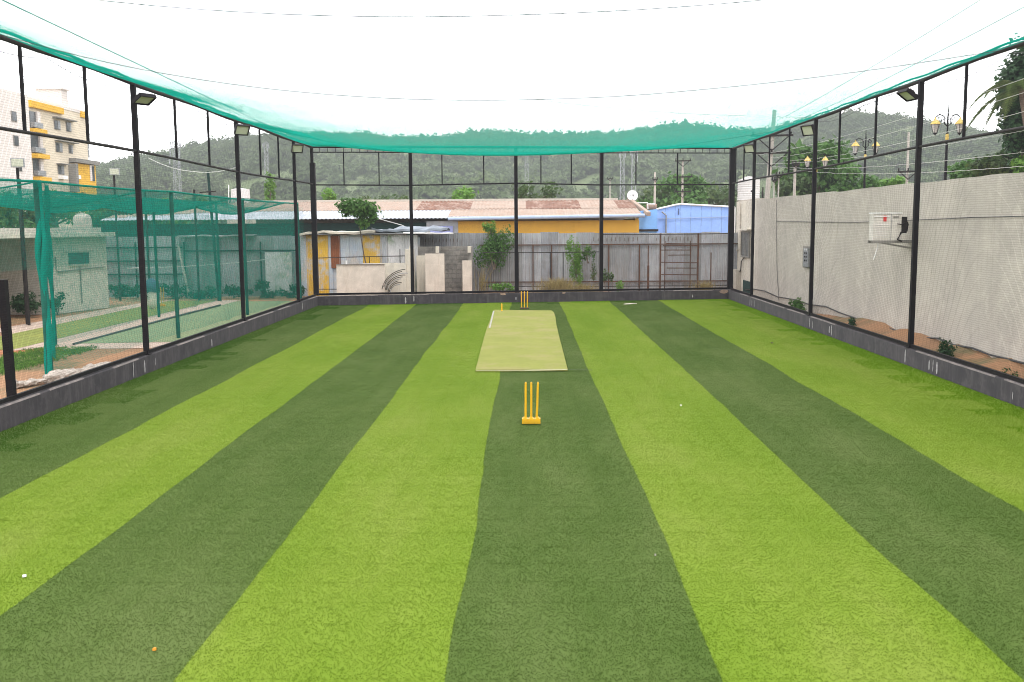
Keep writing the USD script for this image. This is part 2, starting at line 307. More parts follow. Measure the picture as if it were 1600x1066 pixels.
def instancer(path, protos, pts, idx, yaw, scale, label=None, kind='stuff', tilt=None):
    pi = UsdGeom.PointInstancer.Define(stage, path)
    targets = []
    for i, (m, mat) in enumerate(protos):
        v, f = arr(m); q = usdkit.mesh(stage, f'{path}/clump_{i+1:03d}', (v, f), mat); targets.append(q.GetPath())
    pi.CreatePrototypesRel().SetTargets(targets)
    pi.CreatePositionsAttr(Vt.Vec3fArray.FromNumpy(np.asarray(pts, np.float32)))
    pi.CreateProtoIndicesAttr(Vt.IntArray.FromNumpy(np.asarray(idx, np.int32)))
    h = np.asarray(yaw)/2; q = Vt.QuathArray([Gf.Quath(float(math.cos(t)), 0, 0, float(math.sin(t))) for t in h]); pi.CreateOrientationsAttr(q)
    sc = np.asarray(scale, np.float32); sc = np.repeat(sc[:, None], 3, 1) if sc.ndim == 1 else sc
    pi.CreateScalesAttr(Vt.Vec3fArray.FromNumpy(sc)); tag(pi.GetPrim(), label, kind=kind)
    return pi
nb = 13000
r_ = np.random.default_rng(11); bx = r_.uniform(-520, 600, nb); by = 255 + 400*r_.uniform(0, 1, nb)**.9
bz = hill_z(bx, by)
dens = meshkit.fbm(np.stack([bx/45, by/45, 0*bx], -1), 3, 21); keep = (bz > 1) & (dens > .33) | (r_.uniform(size=nb) < .25); keep &= bz > .5
bx, by, bz = bx[keep], by[keep], bz[keep]
ncr = 420; cxr = r_.uniform(-330, 360, ncr); cyr = 636 + r_.normal(size=ncr)*5      # trees standing along the crest
bx, by, bz = np.r_[bx, cxr], np.r_[by, cyr], np.r_[bz, hill_z(cxr, cyr)]
scrub = [(leaf_cloud([(0, 0, .9), (.7, .3, .7), (-.5, .6, .6)], [1.1, .8, .8], 130, .30, 40+i, .85), hill_leaf) for i in range(3)]
instancer('/World/hillside_woods', scrub, np.stack([bx, by, bz], -1), r_.integers(0, 3, len(bx)), r_.uniform(0, 6.3, len(bx)), np.r_[r_.uniform(1.0, 3.4, keep.sum()), r_.uniform(.5, 2.0, ncr)], 'green scrub and trees covering the hill')
# a pale red clay scar on the left hillside
c0 = []
for t in np.linspace(0, 1, 9):
    for w in (-1, 1):
        px = 293 + 17*t + w*(2.0+3.5*math.sin(t*3.1)); py = 282 + 20*t
        d = _ray(px, py); lo, hi = 240.0, 640.0
        for Y in np.linspace(255, 639, 500):
            p = EYE + d*Y/d[1]
            if hill_z(np.array([p[0]]), np.array([Y]))[0] > p[2]: break
        c0.append(p + [0, -1.5, .5])
solo('clay_scar', MB().grid(np.array(c0).reshape(9, 2, 3)), clay, kind='structure')

# ------------------------------------------------------------------ turf
YB0, YB1, XL, XR = 41.2, 43.6, -8.65, 8.90
def yback(x): return YB0 + (YB1-YB0)*(x-XL)/(XR-XL)
KH, HT, MID = .422, 6.52, 5.0
turf = solo('turf', MB().add([[XL, 4, -.010], [XR, 4, -.010], [XR, yback(XR), -.010], [XL, yback(XL), -.010]], [[0, 1, 2, 3]]), turf_back, kind='structure')
edges = [XL, -6.55, -4.565, -2.626, -.59, 1.455, 3.612, 5.753, XR]
def wav(i, y):
    if i in (0, 8): return edges[i] + 0*np.asarray(y)
    y = np.asarray(y, float); return edges[i] + .075*(meshkit.noise(np.stack([y/2.6, 0*y+i*7.3, 0*y], -1), i)-.5) + .03*(meshkit.noise(np.stack([y/.6, 0*y+i*3.1, 0*y], -1), i+20)-.5)
def grass_tile(seed, n, h, lean, w=.0028):
    r = np.random.default_rng(seed)
    # tufts: groups of fibres from one stitch
    nt = n//3; tx, ty = r.uniform(-.5, .5, nt), r.uniform(-.5, .5, nt); k = np.repeat(np.arange(nt), 3); m = len(k)
    x, y = tx[k]*.5 + r.normal(size=m)*.003, ty[k]*.5 + r.normal(size=m)*.003
    ph = r.uniform(0, 2*np.pi, m); flow = meshkit.noise(np.stack([x*9, y*9, 0*x], -1), seed)*6.3; ln = np.abs(r.normal(size=m))*lean + lean*.4
    dx, dy = np.cos(ph)*ln + np.cos(flow)*lean*.35, np.sin(ph)*ln + np.sin(flow)*lean*.35
    hh = h*r.uniform(.7, 1.15, m); q = r.uniform(0, np.pi, m); ax, ay = np.cos(q)*w*.5, np.sin(q)*w*.5
    z0 = np.zeros(m); b = np.stack([x, y, z0], -1); a = np.stack([ax, ay, z0], -1)
    mid = b + np.stack([dx*.35*hh, dy*.35*hh, hh*.6], -1); tip = b + np.stack([dx*1.0*hh, dy*1.0*hh, hh/(1+.5*np.hypot(dx, dy))], -1)
    v = np.stack([b-a, b+a, mid-a, mid+a, tip], 1).reshape(-1, 3); o = np.arange(m)[:, None]*5
    f = np.concatenate([o+[0, 1, 3], o+[0, 3, 2], o+[2, 3, 4]]); return MB().add(v, f)
worn = [(s, 2500, .0125, .62) for s in (1, 2, 3, 4)]; fresh = [(s, 1900, .022, .36) for s in (5, 6)]
tiles = [grass_tile(*a) for a in worn+fresh]
for i in range(8):
    ys = np.arange(4, 44.6, .5); e0, e1 = wav(i, ys), wav(i+1, ys)
    e0c, e1c = np.minimum(ys, yback(edges[i])), np.minimum(ys, yback(edges[i+1]))
    P = np.stack([np.stack([e0, e0c, 0*ys+.0], -1), np.stack([e1, e1c, 0*ys+.0], -1)], 1)
    light = i % 2 == 1; mt = turf_light if light else turf_dark
    s = part(turf, 'turf_strip', MB().grid(P), mt, 'light green turf strip' if light else 'dark green turf strip')
    pts, idx, yaw, sc = [], [], [], []
    nx = max(4, round((edges[i+1]-edges[i])/.5))
    for y in np.arange(5.25, 44, .5):
        a, b = float(wav(i, y)), float(wav(i+1, y)); wdt = (b-a)/nx
        for j in range(nx):
            x = a + wdt*(j+.5)
            if y > yback(x)+.1: continue
            edge = min(x-XL, XR-x, yback(x)-y)
            f_ = meshkit.fbm(np.array([[x*.7, y*.45, 3.0]]), 3, 5)[0]
            up_ = edge < .27 or (edge < .8 and rng.uniform() < .35+.8*(f_-.5))
            pts.append((x, y, .001)); idx.append(rng.integers(4, 6) if up_ else rng.integers(0, 4)); yaw.append(rng.integers(0, 4)*np.pi/2)
            sc.append((wdt/.5*1.02, 1.04, rng.uniform(.9, 1.1)) if int(round(yaw[-1]/(np.pi/2))) % 2 == 0 else (1.04, wdt/.5*1.02, rng.uniform(.9, 1.1)))
    # keep inside the visible strip: each strip scatters its own fibres
    p = s[0] + '/' + numbered(s[0], 'grass')
    mf = turf_light_f if light else turf_dark_f
    instancer(p, [(t, mt if q_ < 4 else mf) for q_, t in enumerate(tiles)], pts, idx, yaw, sc)

# ------------------------------------------------------------------ low kerb walls round the pitch
def kerb(name, a, b, out, label, drips, chips=()):
    """low rendered wall from a to b (inner face line); out = outward unit vector"""
    a, b, out = np.array(a, float), np.array(b, float), np.array(out, float); L = np.linalg.norm(b-a); n = int(L/.35)+1
    t = Thing(name, label, 'low wall', (a[0], a[1], 0)); u = (b-a)/L
    s_ = np.linspace(0, L, n); nz = meshkit.fbm(np.stack([s_/1.3, 0*s_+a[0], 0*s_], -1), 4, 4)-.5; nz2 = meshkit.fbm(np.stack([s_/.5, 0*s_+a[1], 0*s_], -1), 3, 8)-.5
    rows = []
    for h, o in ((-.05, 0), (.36, 0), (KH-.028, .0), (KH-.010, .010), (KH-.01, .14), (-.05, .16)):
        off = o + (.012*nz2 if 0 < h < KH else 0*nz2); z = h + (.022*nz if h > .3 else 0*nz)
        rows.append(np.stack([a[0]+u[0]*s_+out[0]*off, a[1]+u[1]*s_+out[1]*off, z], -1))
    part(t, 'wall_body', MB().grid(np.array(rows)), kerb_m)
    # worn pale edge of the top, broken into pieces
    m = MB(); k = 0
    while k < n-2:
        ln = int(rng.integers(2, 9)); j = min(k+ln, n-1)
        if rng.uniform() < .62:
            e = rows[2][k:j+1] + out*-.004 + [0, 0, -.004+.0]; f = rows[3][k:j+1] + out*.0 + [0, 0, .003]
            g = rows[3][k:j+1] + out*.05 + [0, 0, .003]; m.grid(np.array([e, f, g]))
        k = j + int(rng.integers(0, 3))
    part(t, 'worn_edge', m, kerb_top)
    for (s0, w, z0, z1) in drips:
        pts = [s0-w/2, s0+w/2]; c = a+u*s0
        zs = np.linspace(z0, z1, 5); wv = w*np.array([.55, 1, .8, .9, .35])/2
        P = np.array([[a+u*(s0-q)-out*.006+[0, 0, z], a+u*(s0+q)-out*.006+[0, 0, z]] for z, q in zip(zs, wv)])
        m2 = MB().grid(P); part(t, 'paint_drip', m2, drip)
    for (s0, w, h) in chips:
        q = []
        for i_ in range(8):
            g_ = i_/8*2*math.pi; q.append(a+u*(s0+math.cos(g_)*w*rng.uniform(.7, 1.2))-out*.007+[0, 0, min(KH-.004, KH-.01-h*.5+math.sin(g_)*h*.6)])
        part(t, 'chip', MB().add(q+[np.mean(q, 0)], [[i_, (i_+1) % 8, 8] for i_ in range(8)]), brickish)
    return t
kerb('low_kerb_wall', (XL, 4, 0), (XL, YB0, 0), (-1, 0, 0), 'dark grey kerb wall along the left side, next to the green practice nets',
     [(onx(208, 575, XL)[1]-4, .04, .04, .40), (onx(226, 577, XL)[1]-4, .07, .05, .33), (onx(243, 573, XL)[1]-4, .035, .12, .30), (onx(330, 520, XL)[1]-4, .08, .05, .25), (onx(472, 470, XL)[1]-4, .1, .1, .38)])
bu = np.array([XR-XL, YB1-YB0, 0]); BL = np.linalg.norm(bu); bu /= BL; bo = np.array([-bu[1], bu[0], 0])
def sback(px): 
    for s in np.linspace(0, BL, 3000):
        p = np.array([XL, YB0, .2])+bu*s; d = p-EYE
        if 800+FPX*(d@rgt)/(d@fwd) > px: return s
kerb('low_kerb_wall', (XL, YB0, 0), (XR, YB1, 0), bo, 'dark grey kerb wall across the far end, behind the distant stumps',
     [(sback(633.5), .06, .04, .31), (sback(646.5), .045, .12, .36), (sback(806), .05, .12, .24), (sback(1082), .05, .1, .22)], [(sback(786), .14, .08), (sback(1131), .2, .15), (sback(881), .08, .06)])
kerb('low_kerb_wall', (XR, 4, 0), (XR, YB1, 0), (1, 0, 0), 'dark grey kerb wall along the right side, below the plastered boundary wall',
     [(onx(x, y, XR)[1]-4, w, .06+.1*z, .36-.1*z2) for x, y, w, z, z2 in ((1172, 477, .05, 0, 0), (1175, 478, .05, .2, .4), (1178.5, 479, .05, 0, .2), (1265, 505, .06, 0, 0), (1270, 507, .04, 0, .6), (1296, 517, .08, .5, .5), (1299.5, 519, .07, 0, 0), (1414.5, 560, .06, 0, 0), (1452, 573, .06, .3, .6), (1458, 575, .03, .2, .2), (1464, 579, .08, 0, .4), (1583, 614, .03, .4, 1.2))])

# ------------------------------------------------------------------ steel cage
def sagline(a, b, sag, n=12):
    t = np.linspace(0, 1, n)[:, None]; p = np.array(a)*(1-t)+np.array(b)*t; p[:, 2] -= (sag*4*t*(1-t))[:, 0]; return p
PX = .085
def side_frame(label, x, posts, drops, sg):
    t = Thing('pitch_cage', label, 'steel frame', (x, posts[1], 0)); ye = YB0 if sg < 0 else YB1
    for y in posts: part(t, 'post', MB().box((x, y, (KH+HT)/2), (.105, .105, HT-KH)).box((x, y, KH+.006), (.2, .2, .012)), black)
    part(t, 'top_rail', MB().tube([(x, yy, HT+.02*math.sin(yy)) for yy in np.linspace(6, ye, 30)], .052, 8), rusty_black, smooth=True)
    part(t, 'middle_rail', MB().tube([(x, yy, MID + .03*math.sin(yy*.35)) for yy in np.linspace(6, ye, 24)], .032, 8), rusty_black, smooth=True)
    part(t, 'bottom_rail', MB().box((x, (6+ye)/2, KH+.045), (.06, ye-6, .07)), black)
    for y in drops: part(t, 'dropper', MB().box((x, y, (MID+HT)/2), (.05, .05, HT-MID)), black)
    return t
XLf, XRf = XL-.085, XR+.085
PL, PR = (7.2, 14.9, 22.55, 30.5, 38.0), (7.0, 15.0, 23.1, 31.3, 39.5)
DL = [10, 12.4] + [onx(x, y, XLf)[1] for x, y in ((30, 65), (131, 100), (272, 152), (324, 168), (405, 198), (434, 210))]
DR = [9.5, 12, 17.6] + [onx(x, y, XRf)[1] for x, y in ((1511, 98), (1370, 152), (1313, 175), (1234, 203), (1203, 213), (1163, 227), (1150, 230))]
side_frame('black steel posts and rails of the left cage side', XLf, PL, DL, -1)
side_frame('black steel posts and rails of the right cage side', XRf, PR, DR, 1)
t = Thing('pitch_cage', 'black steel posts and rails of the far cage end with ladder truss on top', 'steel frame', (0, 42.4, 0))
A, B = np.array([XLf, YB0+.085, 0]), np.array([XRf, YB1+.085, 0])
def bpt(px, z):
    for s in np.linspace(-.1, BL+.3, 4000):
        p = A+bu*s+[0, 0, z]; d = p-EYE
        if 800+FPX*(d@rgt)/(d@fwd) > px: return p
byaw = math.atan2(bu[1], bu[0])
for px in (643, 806.5, 939.5):
    p = bpt(px, 3.0); part(t, 'post', MB().box((p[0], p[1], (KH+HT)/2), (.14, .14, HT-KH), byaw), black)
part(t, 'corner_post', MB().box((A[0], A[1], (KH+5.9)/2), (.2, .2, 5.9-KH)).box((A[0]-.02, A[1], 6.2), (.11, .11, .7)), black)
part(t, 'corner_post', MB().box((B[0], B[1], (KH+HT)/2), (.22, .22, HT-KH)), black)
up3 = np.array([0, 0, 1.])
part(t, 'top_rail', MB().bar(A+up3*HT, B+up3*HT, .05), black); part(t, 'truss_chord', MB().bar(A+up3*(HT-.2), B+up3*(HT-.2), .04), black)
midp = [bpt(483, 5.0), bpt(640, 4.97), bpt(805, 5.05), bpt(939, 4.97), bpt(1139, 4.98)]
part(t, 'middle_rail', MB().tube(midp, .028, 8), black); part(t, 'bottom_rail', MB().bar(A+up3*(KH+.05), B+up3*(KH+.05), .085), black)
for px in (537, 592, 690.5, 755.5, 845, 892.5, 993.5, 1058.5): p = bpt(px, 5.7); part(t, 'dropper', MB().box((p[0], p[1], (MID+HT-.2)/2), (.045, .045, HT-.2-MID), byaw), black)
for s in np.arange(.3, BL, .325): part(t, 'truss_rung', MB().bar(A+bu*s+up3*(HT-.2), A+bu*s+up3*HT, .022), black)
# short gate post just outside the left side
p = onx(18, 612, XLf-.06)
g = Thing('gate_post', 'short black steel post leaning by the kerb at the left picture edge', 'post', (p[0], p[1], 0))
part(g, 'shaft', MB().bar((p[0], p[1], KH), (p[0], p[1]-.05, 2.46), .12), black); part(g, 'cap', MB().box((p[0], p[1]-.05, 2.466), (.135, .135, .012)), rusty_black)

# ------------------------------------------------------------------ nets
def side_net(label, pa, pb, z0, z1, step, r, mat, seg=7, wob=.03, name='cage_net', amp=.015, nseg=36):
    pa, pb = np.array(pa, float), np.array(pb, float); L = np.linalg.norm(pb-pa); u = (pb-pa)/L; o = np.array([u[1], -u[0], 0])
    def surf(s, z):
        q = np.stack([s/1.7, z/1.3, 0*s+pa[0]], -1); w = (meshkit.noise(q, 3)-.5)*2*wob
        q2 = np.stack([s/.9, z/2.2, 0*s+5], -1); d = (meshkit.noise(q2, 8)-.5)*2*amp; d2 = (meshkit.noise(q2+31, 9)-.5)*2*amp
        return pa + u*(s+d)[..., None] + o*w[..., None] + up3*(z+d2)[..., None]
    nv, nh = int(L/step), int((z1-z0)/step); m = MB()
    S, Z = np.meshgrid(np.linspace(0, L, nv), np.linspace(z0, z1, seg), indexing='ij'); m.tubes(surf(S, Z), r)
    Z, S = np.meshgrid(np.linspace(z0, z1, nh), np.linspace(0, L, nseg), indexing='ij'); m.tubes(surf(S, Z), r)
    return solo(name, m, mat, label, 'net')
side_net('dark fine square mesh net on the left cage side', (XLf+.07, 8, 0), (XLf+.07, YB0, 0), KH+.06, HT, .042, .00125, net_dark)
side_net('dark fine square mesh net on the right cage side', (XRf-.07, 8, 0), (XRf-.07, YB1, 0), KH+.06, HT, .042, .00125, net_dark)
side_net('dark fine square mesh net across the far cage end', A-bo*.09, B-bo*.09, KH+.06, HT-.1, .044, .0012, net_dark)
def roof_z(x, y):
    u = np.clip((x-.12)/8.9, -1, 1); prof = (1-u*u)*(1-.28*u)
    d = np.clip(yback(x)+.05-y, 0, None)
    sag = .74*(1-np.exp(-d/2.4)) + .30*np.clip((38-y)/20, 0, 1)
    rip = .03*np.sin(y*.7+3*u)*np.exp(-((u+.92)/.1)**2) + .009*(meshkit.noise(np.stack([x/1.6, y/2.2, 0*x], -1), 4)-.5)*np.minimum(1, prof*4)*np.minimum(1, d/2)
    return HT + .02 - sag*prof + rip
rm = MB(); st, rr_ = .030, .00066
Y, X_ = np.meshgrid(np.arange(5, 43.6, st), np.linspace(XLf, XRf, 27), indexing='ij')
Y = np.minimum(Y, yback(X_)+.08); rm.tubes(np.stack([X_, Y, roof_z(X_, Y)], -1), rr_)
X_, T = np.meshgrid(np.arange(XLf, XRf, st), np.linspace(0, 1, 58)**.8, indexing='ij'); Y = 5+(yback(X_)+.08-5)*T
rm.tubes(np.stack([X_, Y, roof_z(X_, Y)], -1), rr_)
solo('roof_net', rm, net_teal, 'large teal mesh net sagging over the whole pitch as a roof', 'net')
# teal edge rope bundled along the top rails
def on_roof(pts, r, lift=.0, n=40):
    pts = np.array(pts, float); s = np.linspace(0, len(pts)-1, n); x = np.interp(s, range(len(pts)), pts[:, 0]); y = np.interp(s, range(len(pts)), pts[:, 1])
    return MB().tube(np.stack([x, y, roof_z(x, y)+lift], -1), r, 5)
solo('net_edge_rope', MB().tube([(XLf+.03, yy, HT+.075+.015*math.sin(yy*3)) for yy in np.linspace(6, YB0, 80)], .03, 6), net_teal2, 'rolled teal net edge tied along the left top rail', 'rope')
solo('net_edge_rope', MB().tube([(XRf-.03, yy, HT+.075+.015*math.sin(yy*2.7)) for yy in np.linspace(6, YB1, 80)], .022, 6), net_teal2, 'rolled teal net edge tied along the right top rail', 'rope')
solo('net_edge_rope', MB().tube([A+bu*s+up3*(HT+.05)-bo*.03 for s in np.linspace(0, BL, 40)], .025, 6), net_teal2, 'rolled teal net edge tied along the far top rail', 'rope')
solo('support_cable', on_roof([(XLf, 16.6), (.2, 17.6), (XRf, 19.2)], .0055, -.012), cable_m, 'dark seam rope crossing the roof net at mid height of the white area', 'cable')
solo('support_cable', on_roof([(XLf, 10.2), (XRf, 10.9)], .004, -.012), cable_m, 'dark seam rope crossing the roof net nearest the picture top', 'cable')
solo('support_cable', on_roof([(.2, 17.6), (XRf, 31.3)], .004, -.012), cable_m, 'thin seam rope running from mid net to the second right post', 'cable')
solo('support_cable', MB().tube([(-6.6, 8, 6.32), (-8.0, 30, 6.47), (-8.55, 41, 6.56)], .009, 6), cable_m, 'black steel cable running along the left edge under the roof net', 'cable')
solo('support_cable', on_roof([(XLf, 31), (-4, 36.5), (.3, 38.2), (5, 38.4), (XRf, 35)], .006, -.012), net_teal2, 'teal seam rope near the far end of the roof net', 'cable')

# ------------------------------------------------------------------ floodlights on the cage posts
def floodlight(label, x, y, z, yaw, tilt):
    """yaw: facing direction (deg, 0 = +x); tilt: how far the panel looks below the horizontal"""
    t = Thing('floodlight', label, 'floodlight', (x, y, z), yaw, 'floodlights on the cage posts')
    ca, sa = math.cos(math.radians(tilt)), math.sin(math.radians(tilt)); R = np.array([[ca, 0, sa], [0, 1, 0], [-sa, 0, ca]])
    def L(m): v, f = m.arrays(); return MB().add(v @ R.T + [.26, 0, 0], f)
    part(t, 'housing', L(MB().box((0, 0, 0), (.05, .40, .30)).box((.022, 0, .155), (.09, .42, .02)).box((.022, 0, -.155), (.09, .42, .02)).box((.022, .205, 0), (.09, .02, .30)).box((.022, -.205, 0), (.09, .02, .30))), black, world=False)
    part(t, 'lamp_panel', L(MB().box((.030, 0, 0), (.012, .38, .28))), led, world=False)
    part(t, 'driver_box', L(MB().box((-.06, 0, 0), (.07, .2, .14))), rusty_black, world=False)
    part(t, 'bracket', MB().bar((0, 0, -.02), (.2, .1, 0), .025).bar((0, 0, -.02), (.2, -.1, 0), .025), rusty_black, world=False)
    return t
floodlight('black floodlight under the roof edge on the nearest left post', XLf+.05, 22.55, 6.17, -30, 62)
floodlight('black floodlight on the second left post', XLf+.05, 30.5, 6.22, -50, 35)
floodlight('black floodlight on the left post next to the far corner', XLf+.05, 38.0, 6.22, -60, 30)
floodlight('black floodlight under the roof edge on the nearest right post', XRf-.05, 23.1, 6.2, 190, 55)
floodlight('black floodlight on the second right post', XRf-.05, 31.3, 6.15, 215, 25)
floodlight('black floodlight on the right post next to the far corner', XRf-.05, 39.5, 6.2, 225, 25)
# thin supply wires looping under the top rails
for lab, xw, ys_ in (('thin wire looping under the left top rail between the floodlights', XLf-.04, (14.9, 18.6, 22.55, 27, 30.5, 34, 38)), ('thin wire looping under the right top rail between the floodlights', XRf+.04, (15, 19, 23.1, 27, 31.3, 35.5, 39.5))):
    m = MB()
    for a_, b_ in zip(ys_[:-1], ys_[1:]): m.tube(sagline((xw, a_, HT-.09), (xw, b_, HT-.09), .16), .006, 5)
    solo('supply_wire', m, cable_m, lab, 'wire')

# ------------------------------------------------------------------ pitch mat, stumps, litter
c = [onz(743, 581), onz(887, 580)]; rgtedge = [onz(x, y) for x, y in ((887, 580), (880, 552), (873, 525), (869, 507), (868, 498), (865.5, 490), (860, 485.5))]; lftedge = [onz(x, y) for x, y in ((743, 581), (752, 546), (760, 517), (767, 498), (769, 491), (771, 487), (773, 485.5))]
P = np.array([[np.array([l[0], l[1], .022]), np.array([r[0], r[1], .022])] for l, r in zip(lftedge, rgtedge)])
P = np.array([[row[0]*(1-q)+row[1]*q for q in np.linspace(0, 1, 14)] for row in P])
P = np.array([[P[min(i//4, len(P)-2), j]*(1-(i % 4)/4)+P[min(i//4, len(P)-2)+1, j]*((i % 4)/4) for j in range(14)] for i in range(4*(len(P)-1)+1)])
P[..., 2] += .014*(meshkit.noise(P*[1.2, .8, 0], 6)) + .01
skirt = np.concatenate([P[0, :], P[1:, -1], P[-1, -2::-1], P[-2:0:-1, 0]]); low = skirt.copy(); low[:, 2] = .0
pm = Thing('pitch_mat', 'yellowish green pitch mat laid between the two sets of stumps', 'mat', (0, 30, 0))
part(pm, 'mat_sheet', MB().grid(P).grid(np.array([np.vstack([skirt, skirt[:1]]), np.vstack([low, low[:1]])])), matm, smooth=40)
def strip(p, q, w, z): p, q = np.array(p), np.array(q); u = (q-p)/np.linalg.norm(q-p); o = np.array([-u[1], u[0], 0])*w/2; return MB().add([p-o+up3*z, q-o+up3*z, q+o+up3*z, p+o+up3*z], [[0, 1, 2, 3]])
e = [onz(744, 581.3), onz(820, 581.0), onz(886.5, 580.2)]
part(pm, 'edge_tape', strip(e[0]+[.0, -.06, 0], e[1]+[0, -.06, 0], .05, .042), tape2); part(pm, 'edge_tape', strip(e[1]+[.0, -.08, 0], e[2]+[0, -.06, 0], .09, .046), tape2)
part(pm, 'edge_tape', strip(onz(771.5, 488), onz(765, 515), .055, .052), tape)
seam = solo('turf_seam', strip(onz(888, 580.3), onz(926, 580.6), .05, .034), turf_back, 'dark cut seam in the turf at the near right corner of the mat', 'seam')
def stumps(name, label, c, mats, base_h, base_w, h=.69, lean=(0, 0, 0), gap=.098, flat=False):
    t = Thing(name, label, 'cricket stumps', c)
    m = MB()
    if flat: m.box((0, 0, base_h/2), (base_w, .14, base_h)).box((0, 0, base_h+.006), (base_w*.9, .10, .012))
    else:
        for k in (-1, 0, 1): m.mesh(trimesh.creation.box((base_w/3-.006, .11, base_h), transform=trimesh.transformations.translation_matrix((k*base_w/3, 0, base_h/2)))).box((k*base_w/3, 0, base_h+.009), (base_w/3-.05, .075, .018)).box((k*base_w/3, -.058, base_h*.55), (base_w/3-.03, .01, base_h*.5))
        m.box((0, 0, base_h*.4), (base_w*.9, .07, base_h*.6))
    base = part(t, 'base', m, mats[1], world=False)
    for k, l in zip((-1, 0, 1), lean):
        a = np.array([k*gap*.95, 0, base_h]); b = np.array([k*gap+l, .0, h])
        q = [a+(b-a)*s for s in (0, .9, .93, .97, 1.0)]
        part(t, 'stump', MB().tube(q, [.0195, .0185, .0165, .0185, .012], 12), mats[0], world=False, smooth=40)
    return t
b = (onz(816, 663)+onz(844, 663))/2
stumps('cricket_stumps', 'bright yellow plastic stumps on a yellow base, standing nearest the camera', (b[0], b[1], .018), (stump_y, stump_y), .085, .315, .70, (.010, .004, .020))
b = (onz(813, 484.8)+onz(826, 484.8))/2
stumps('cricket_stumps', 'yellow stumps on a dark flat base at the far end of the mat', (b[0], b[1], .045), (stump_y, stump_b), .05, .36, .70, (0, 0, 0), .118, True)
b = onz(784, 487.5); st_ = Thing('single_stump', 'short single yellow stump at the far left corner of the mat', 'stump', (b[0], b[1], .03))
part(st_, 'stick', MB().tube([(0, 0, 0), (0, 0, .26), (.0, 0, .3)], [.03, .028, .012], 8), stump_y, world=False); part(st_, 'foot', MB().lathe([(0, 0), (.05, 0), (.05, .012), (.02, .02)], 10), stump_y, world=False)
def scrap(px, py, s, mat, label, cat, long=1.0, yaw=0.0):
    p = onz(px, py); c_, s_ = math.cos(yaw), math.sin(yaw); r = np.random.default_rng(int(px)); q = []
    for i in range(9): a = i/9*6.283; k = r.uniform(.7, 1.2); x, y = math.cos(a)*s*long*k, math.sin(a)*s*k; q.append((p[0]+x*c_-y*s_, p[1]+x*s_+y*c_, .022+r.uniform(0, .012)))
    m = np.mean(q, 0)+[0, 0, s*.35]; lo = [(a, b, .010) for a, b, _ in q]
    solo('scrap', MB().add(q+[m]+lo, [[i, (i+1) % 9, 9] for i in range(9)]+[[i, 10+i, (i+1) % 9] for i in range(9)]+[[10+i, 10+(i+1) % 9, (i+1) % 9] for i in range(9)]), mat, label, cat)
scrap(985, 475.5, .07, tarp, 'dry beige leaf lying by the far kerb right of the stumps', 'leaf', 5.5, .55)
scrap(38, 903, .014, white_m, 'small white scrap on the light strip at the lower left', 'litter', 1.5, .3)
scrap(241, 1018, .012, orange_m, 'small orange scrap on the dark strip at the lower left', 'litter', 1.4, .8)
scrap(1064, 635, .016, white_m, 'small white scrap on the light strip right of the near stumps', 'litter', 1.3, .2)
scrap(1206, 537, .03, stump_b, 'tiny dark scrap on the light strip at the right', 'litter', 1.3, .2)
scrap(1024, 870, .007, tape, 'tiny pale fleck on the light strip near the bottom centre', 'litter', 1.3, .2)

# ------------------------------------------------------------------ corrugated sheets and other builders
def corr(p0, u, w, z0, z1, wave=.085, amp=.012, out=None, skew=0.0):
    """a corrugated sheet standing on the line p0 + u*s"""
    p0, u = np.array(p0, float), np.array(u, float); out = np.array([u[1], -u[0], 0]) if out is None else out
    n = max(5, int(w/wave*4)+1); s = np.linspace(0, w, n); o = amp*np.cos(s/wave*2*np.pi)
    rows = []
    for z in (z0, z1): rows.append(p0+u*s[:, None]+out*o[:, None]+up3*(z+skew*s[:, None]))
    back = [r_ - out*.004 for r_ in rows]
    return MB().grid(np.array([rows[0], rows[1], back[1]]))
# ---- grey corrugated fence behind the far end
FY = 48.0
fen = Thing('corrugated_fence', 'long grey corrugated tin fence behind the far kerb wall', 'fence', (2, FY, 0))
xs = np.arange(-5.3, 13.5, .86); r9 = np.random.default_rng(4)
for i, x in enumerate(xs):
    top = 2.93 + .06*(r9.uniform()-.5) + (.0 if x > 1 else .03)
    part(fen, 'tin_sheet', corr((x, FY+.012*(i % 2), -.05), (1, 0, 0), .90, .05+.12*r9.uniform(), top), (tin, tin2, tin3)[r9.choice(3, p=[.5, .3, .2])])
for z, x0, x1 in ((2.33, -2.2, 13), (.55, -2.2, 13)): part(fen, 'fence_rail', MB().bar((x0, FY-.06, z), (x1, FY-.06, z), .05), rust)
for px in (833, 862, 905, 951, 999): p = ony(px, 420, FY-.05); part(fen, 'fence_post', MB().bar((p[0], FY-.07, 0), (p[0], FY-.07, 2.35), .055), rust)
part(fen, 'rust_marks', MB().add(*arr(trimesh.util.concatenate([trimesh.creation.box((.022, .01, .12+.1*r9.uniform()), transform=trimesh.transformations.translation_matrix((x, FY-.025, 2.55+.05*r9.uniform()))) for x in list(np.arange(-4.8, -3.2, .17))+list(np.arange(3.3, 5.5, .21))+list(np.arange(6.3, 8.2, .19))]))), rust)
# ---- black pipe guard rail in front of that fence
gr = Thing('pipe_railing', 'thin dark pipe railing in front of the grey corrugated fence', 'railing', (0, 46.6, 0))
for z, x0, x1 in ((2.02, -2.0, 3.6), (.42, -2.0, 9.5), (2.83, 3.55, 9.6)): part(gr, 'rail', MB().tube(sagline((x0, 46.6, z), (x1, 46.6, z), .02, 6), .022, 6), rusty_black)
for px in (810, 860, 880): p = ony(px, 420, 46.6); part(gr, 'upright', MB().tube([(p[0], 46.6, 0), (p[0], 46.6, 2.03)], .022, 6), rusty_black)
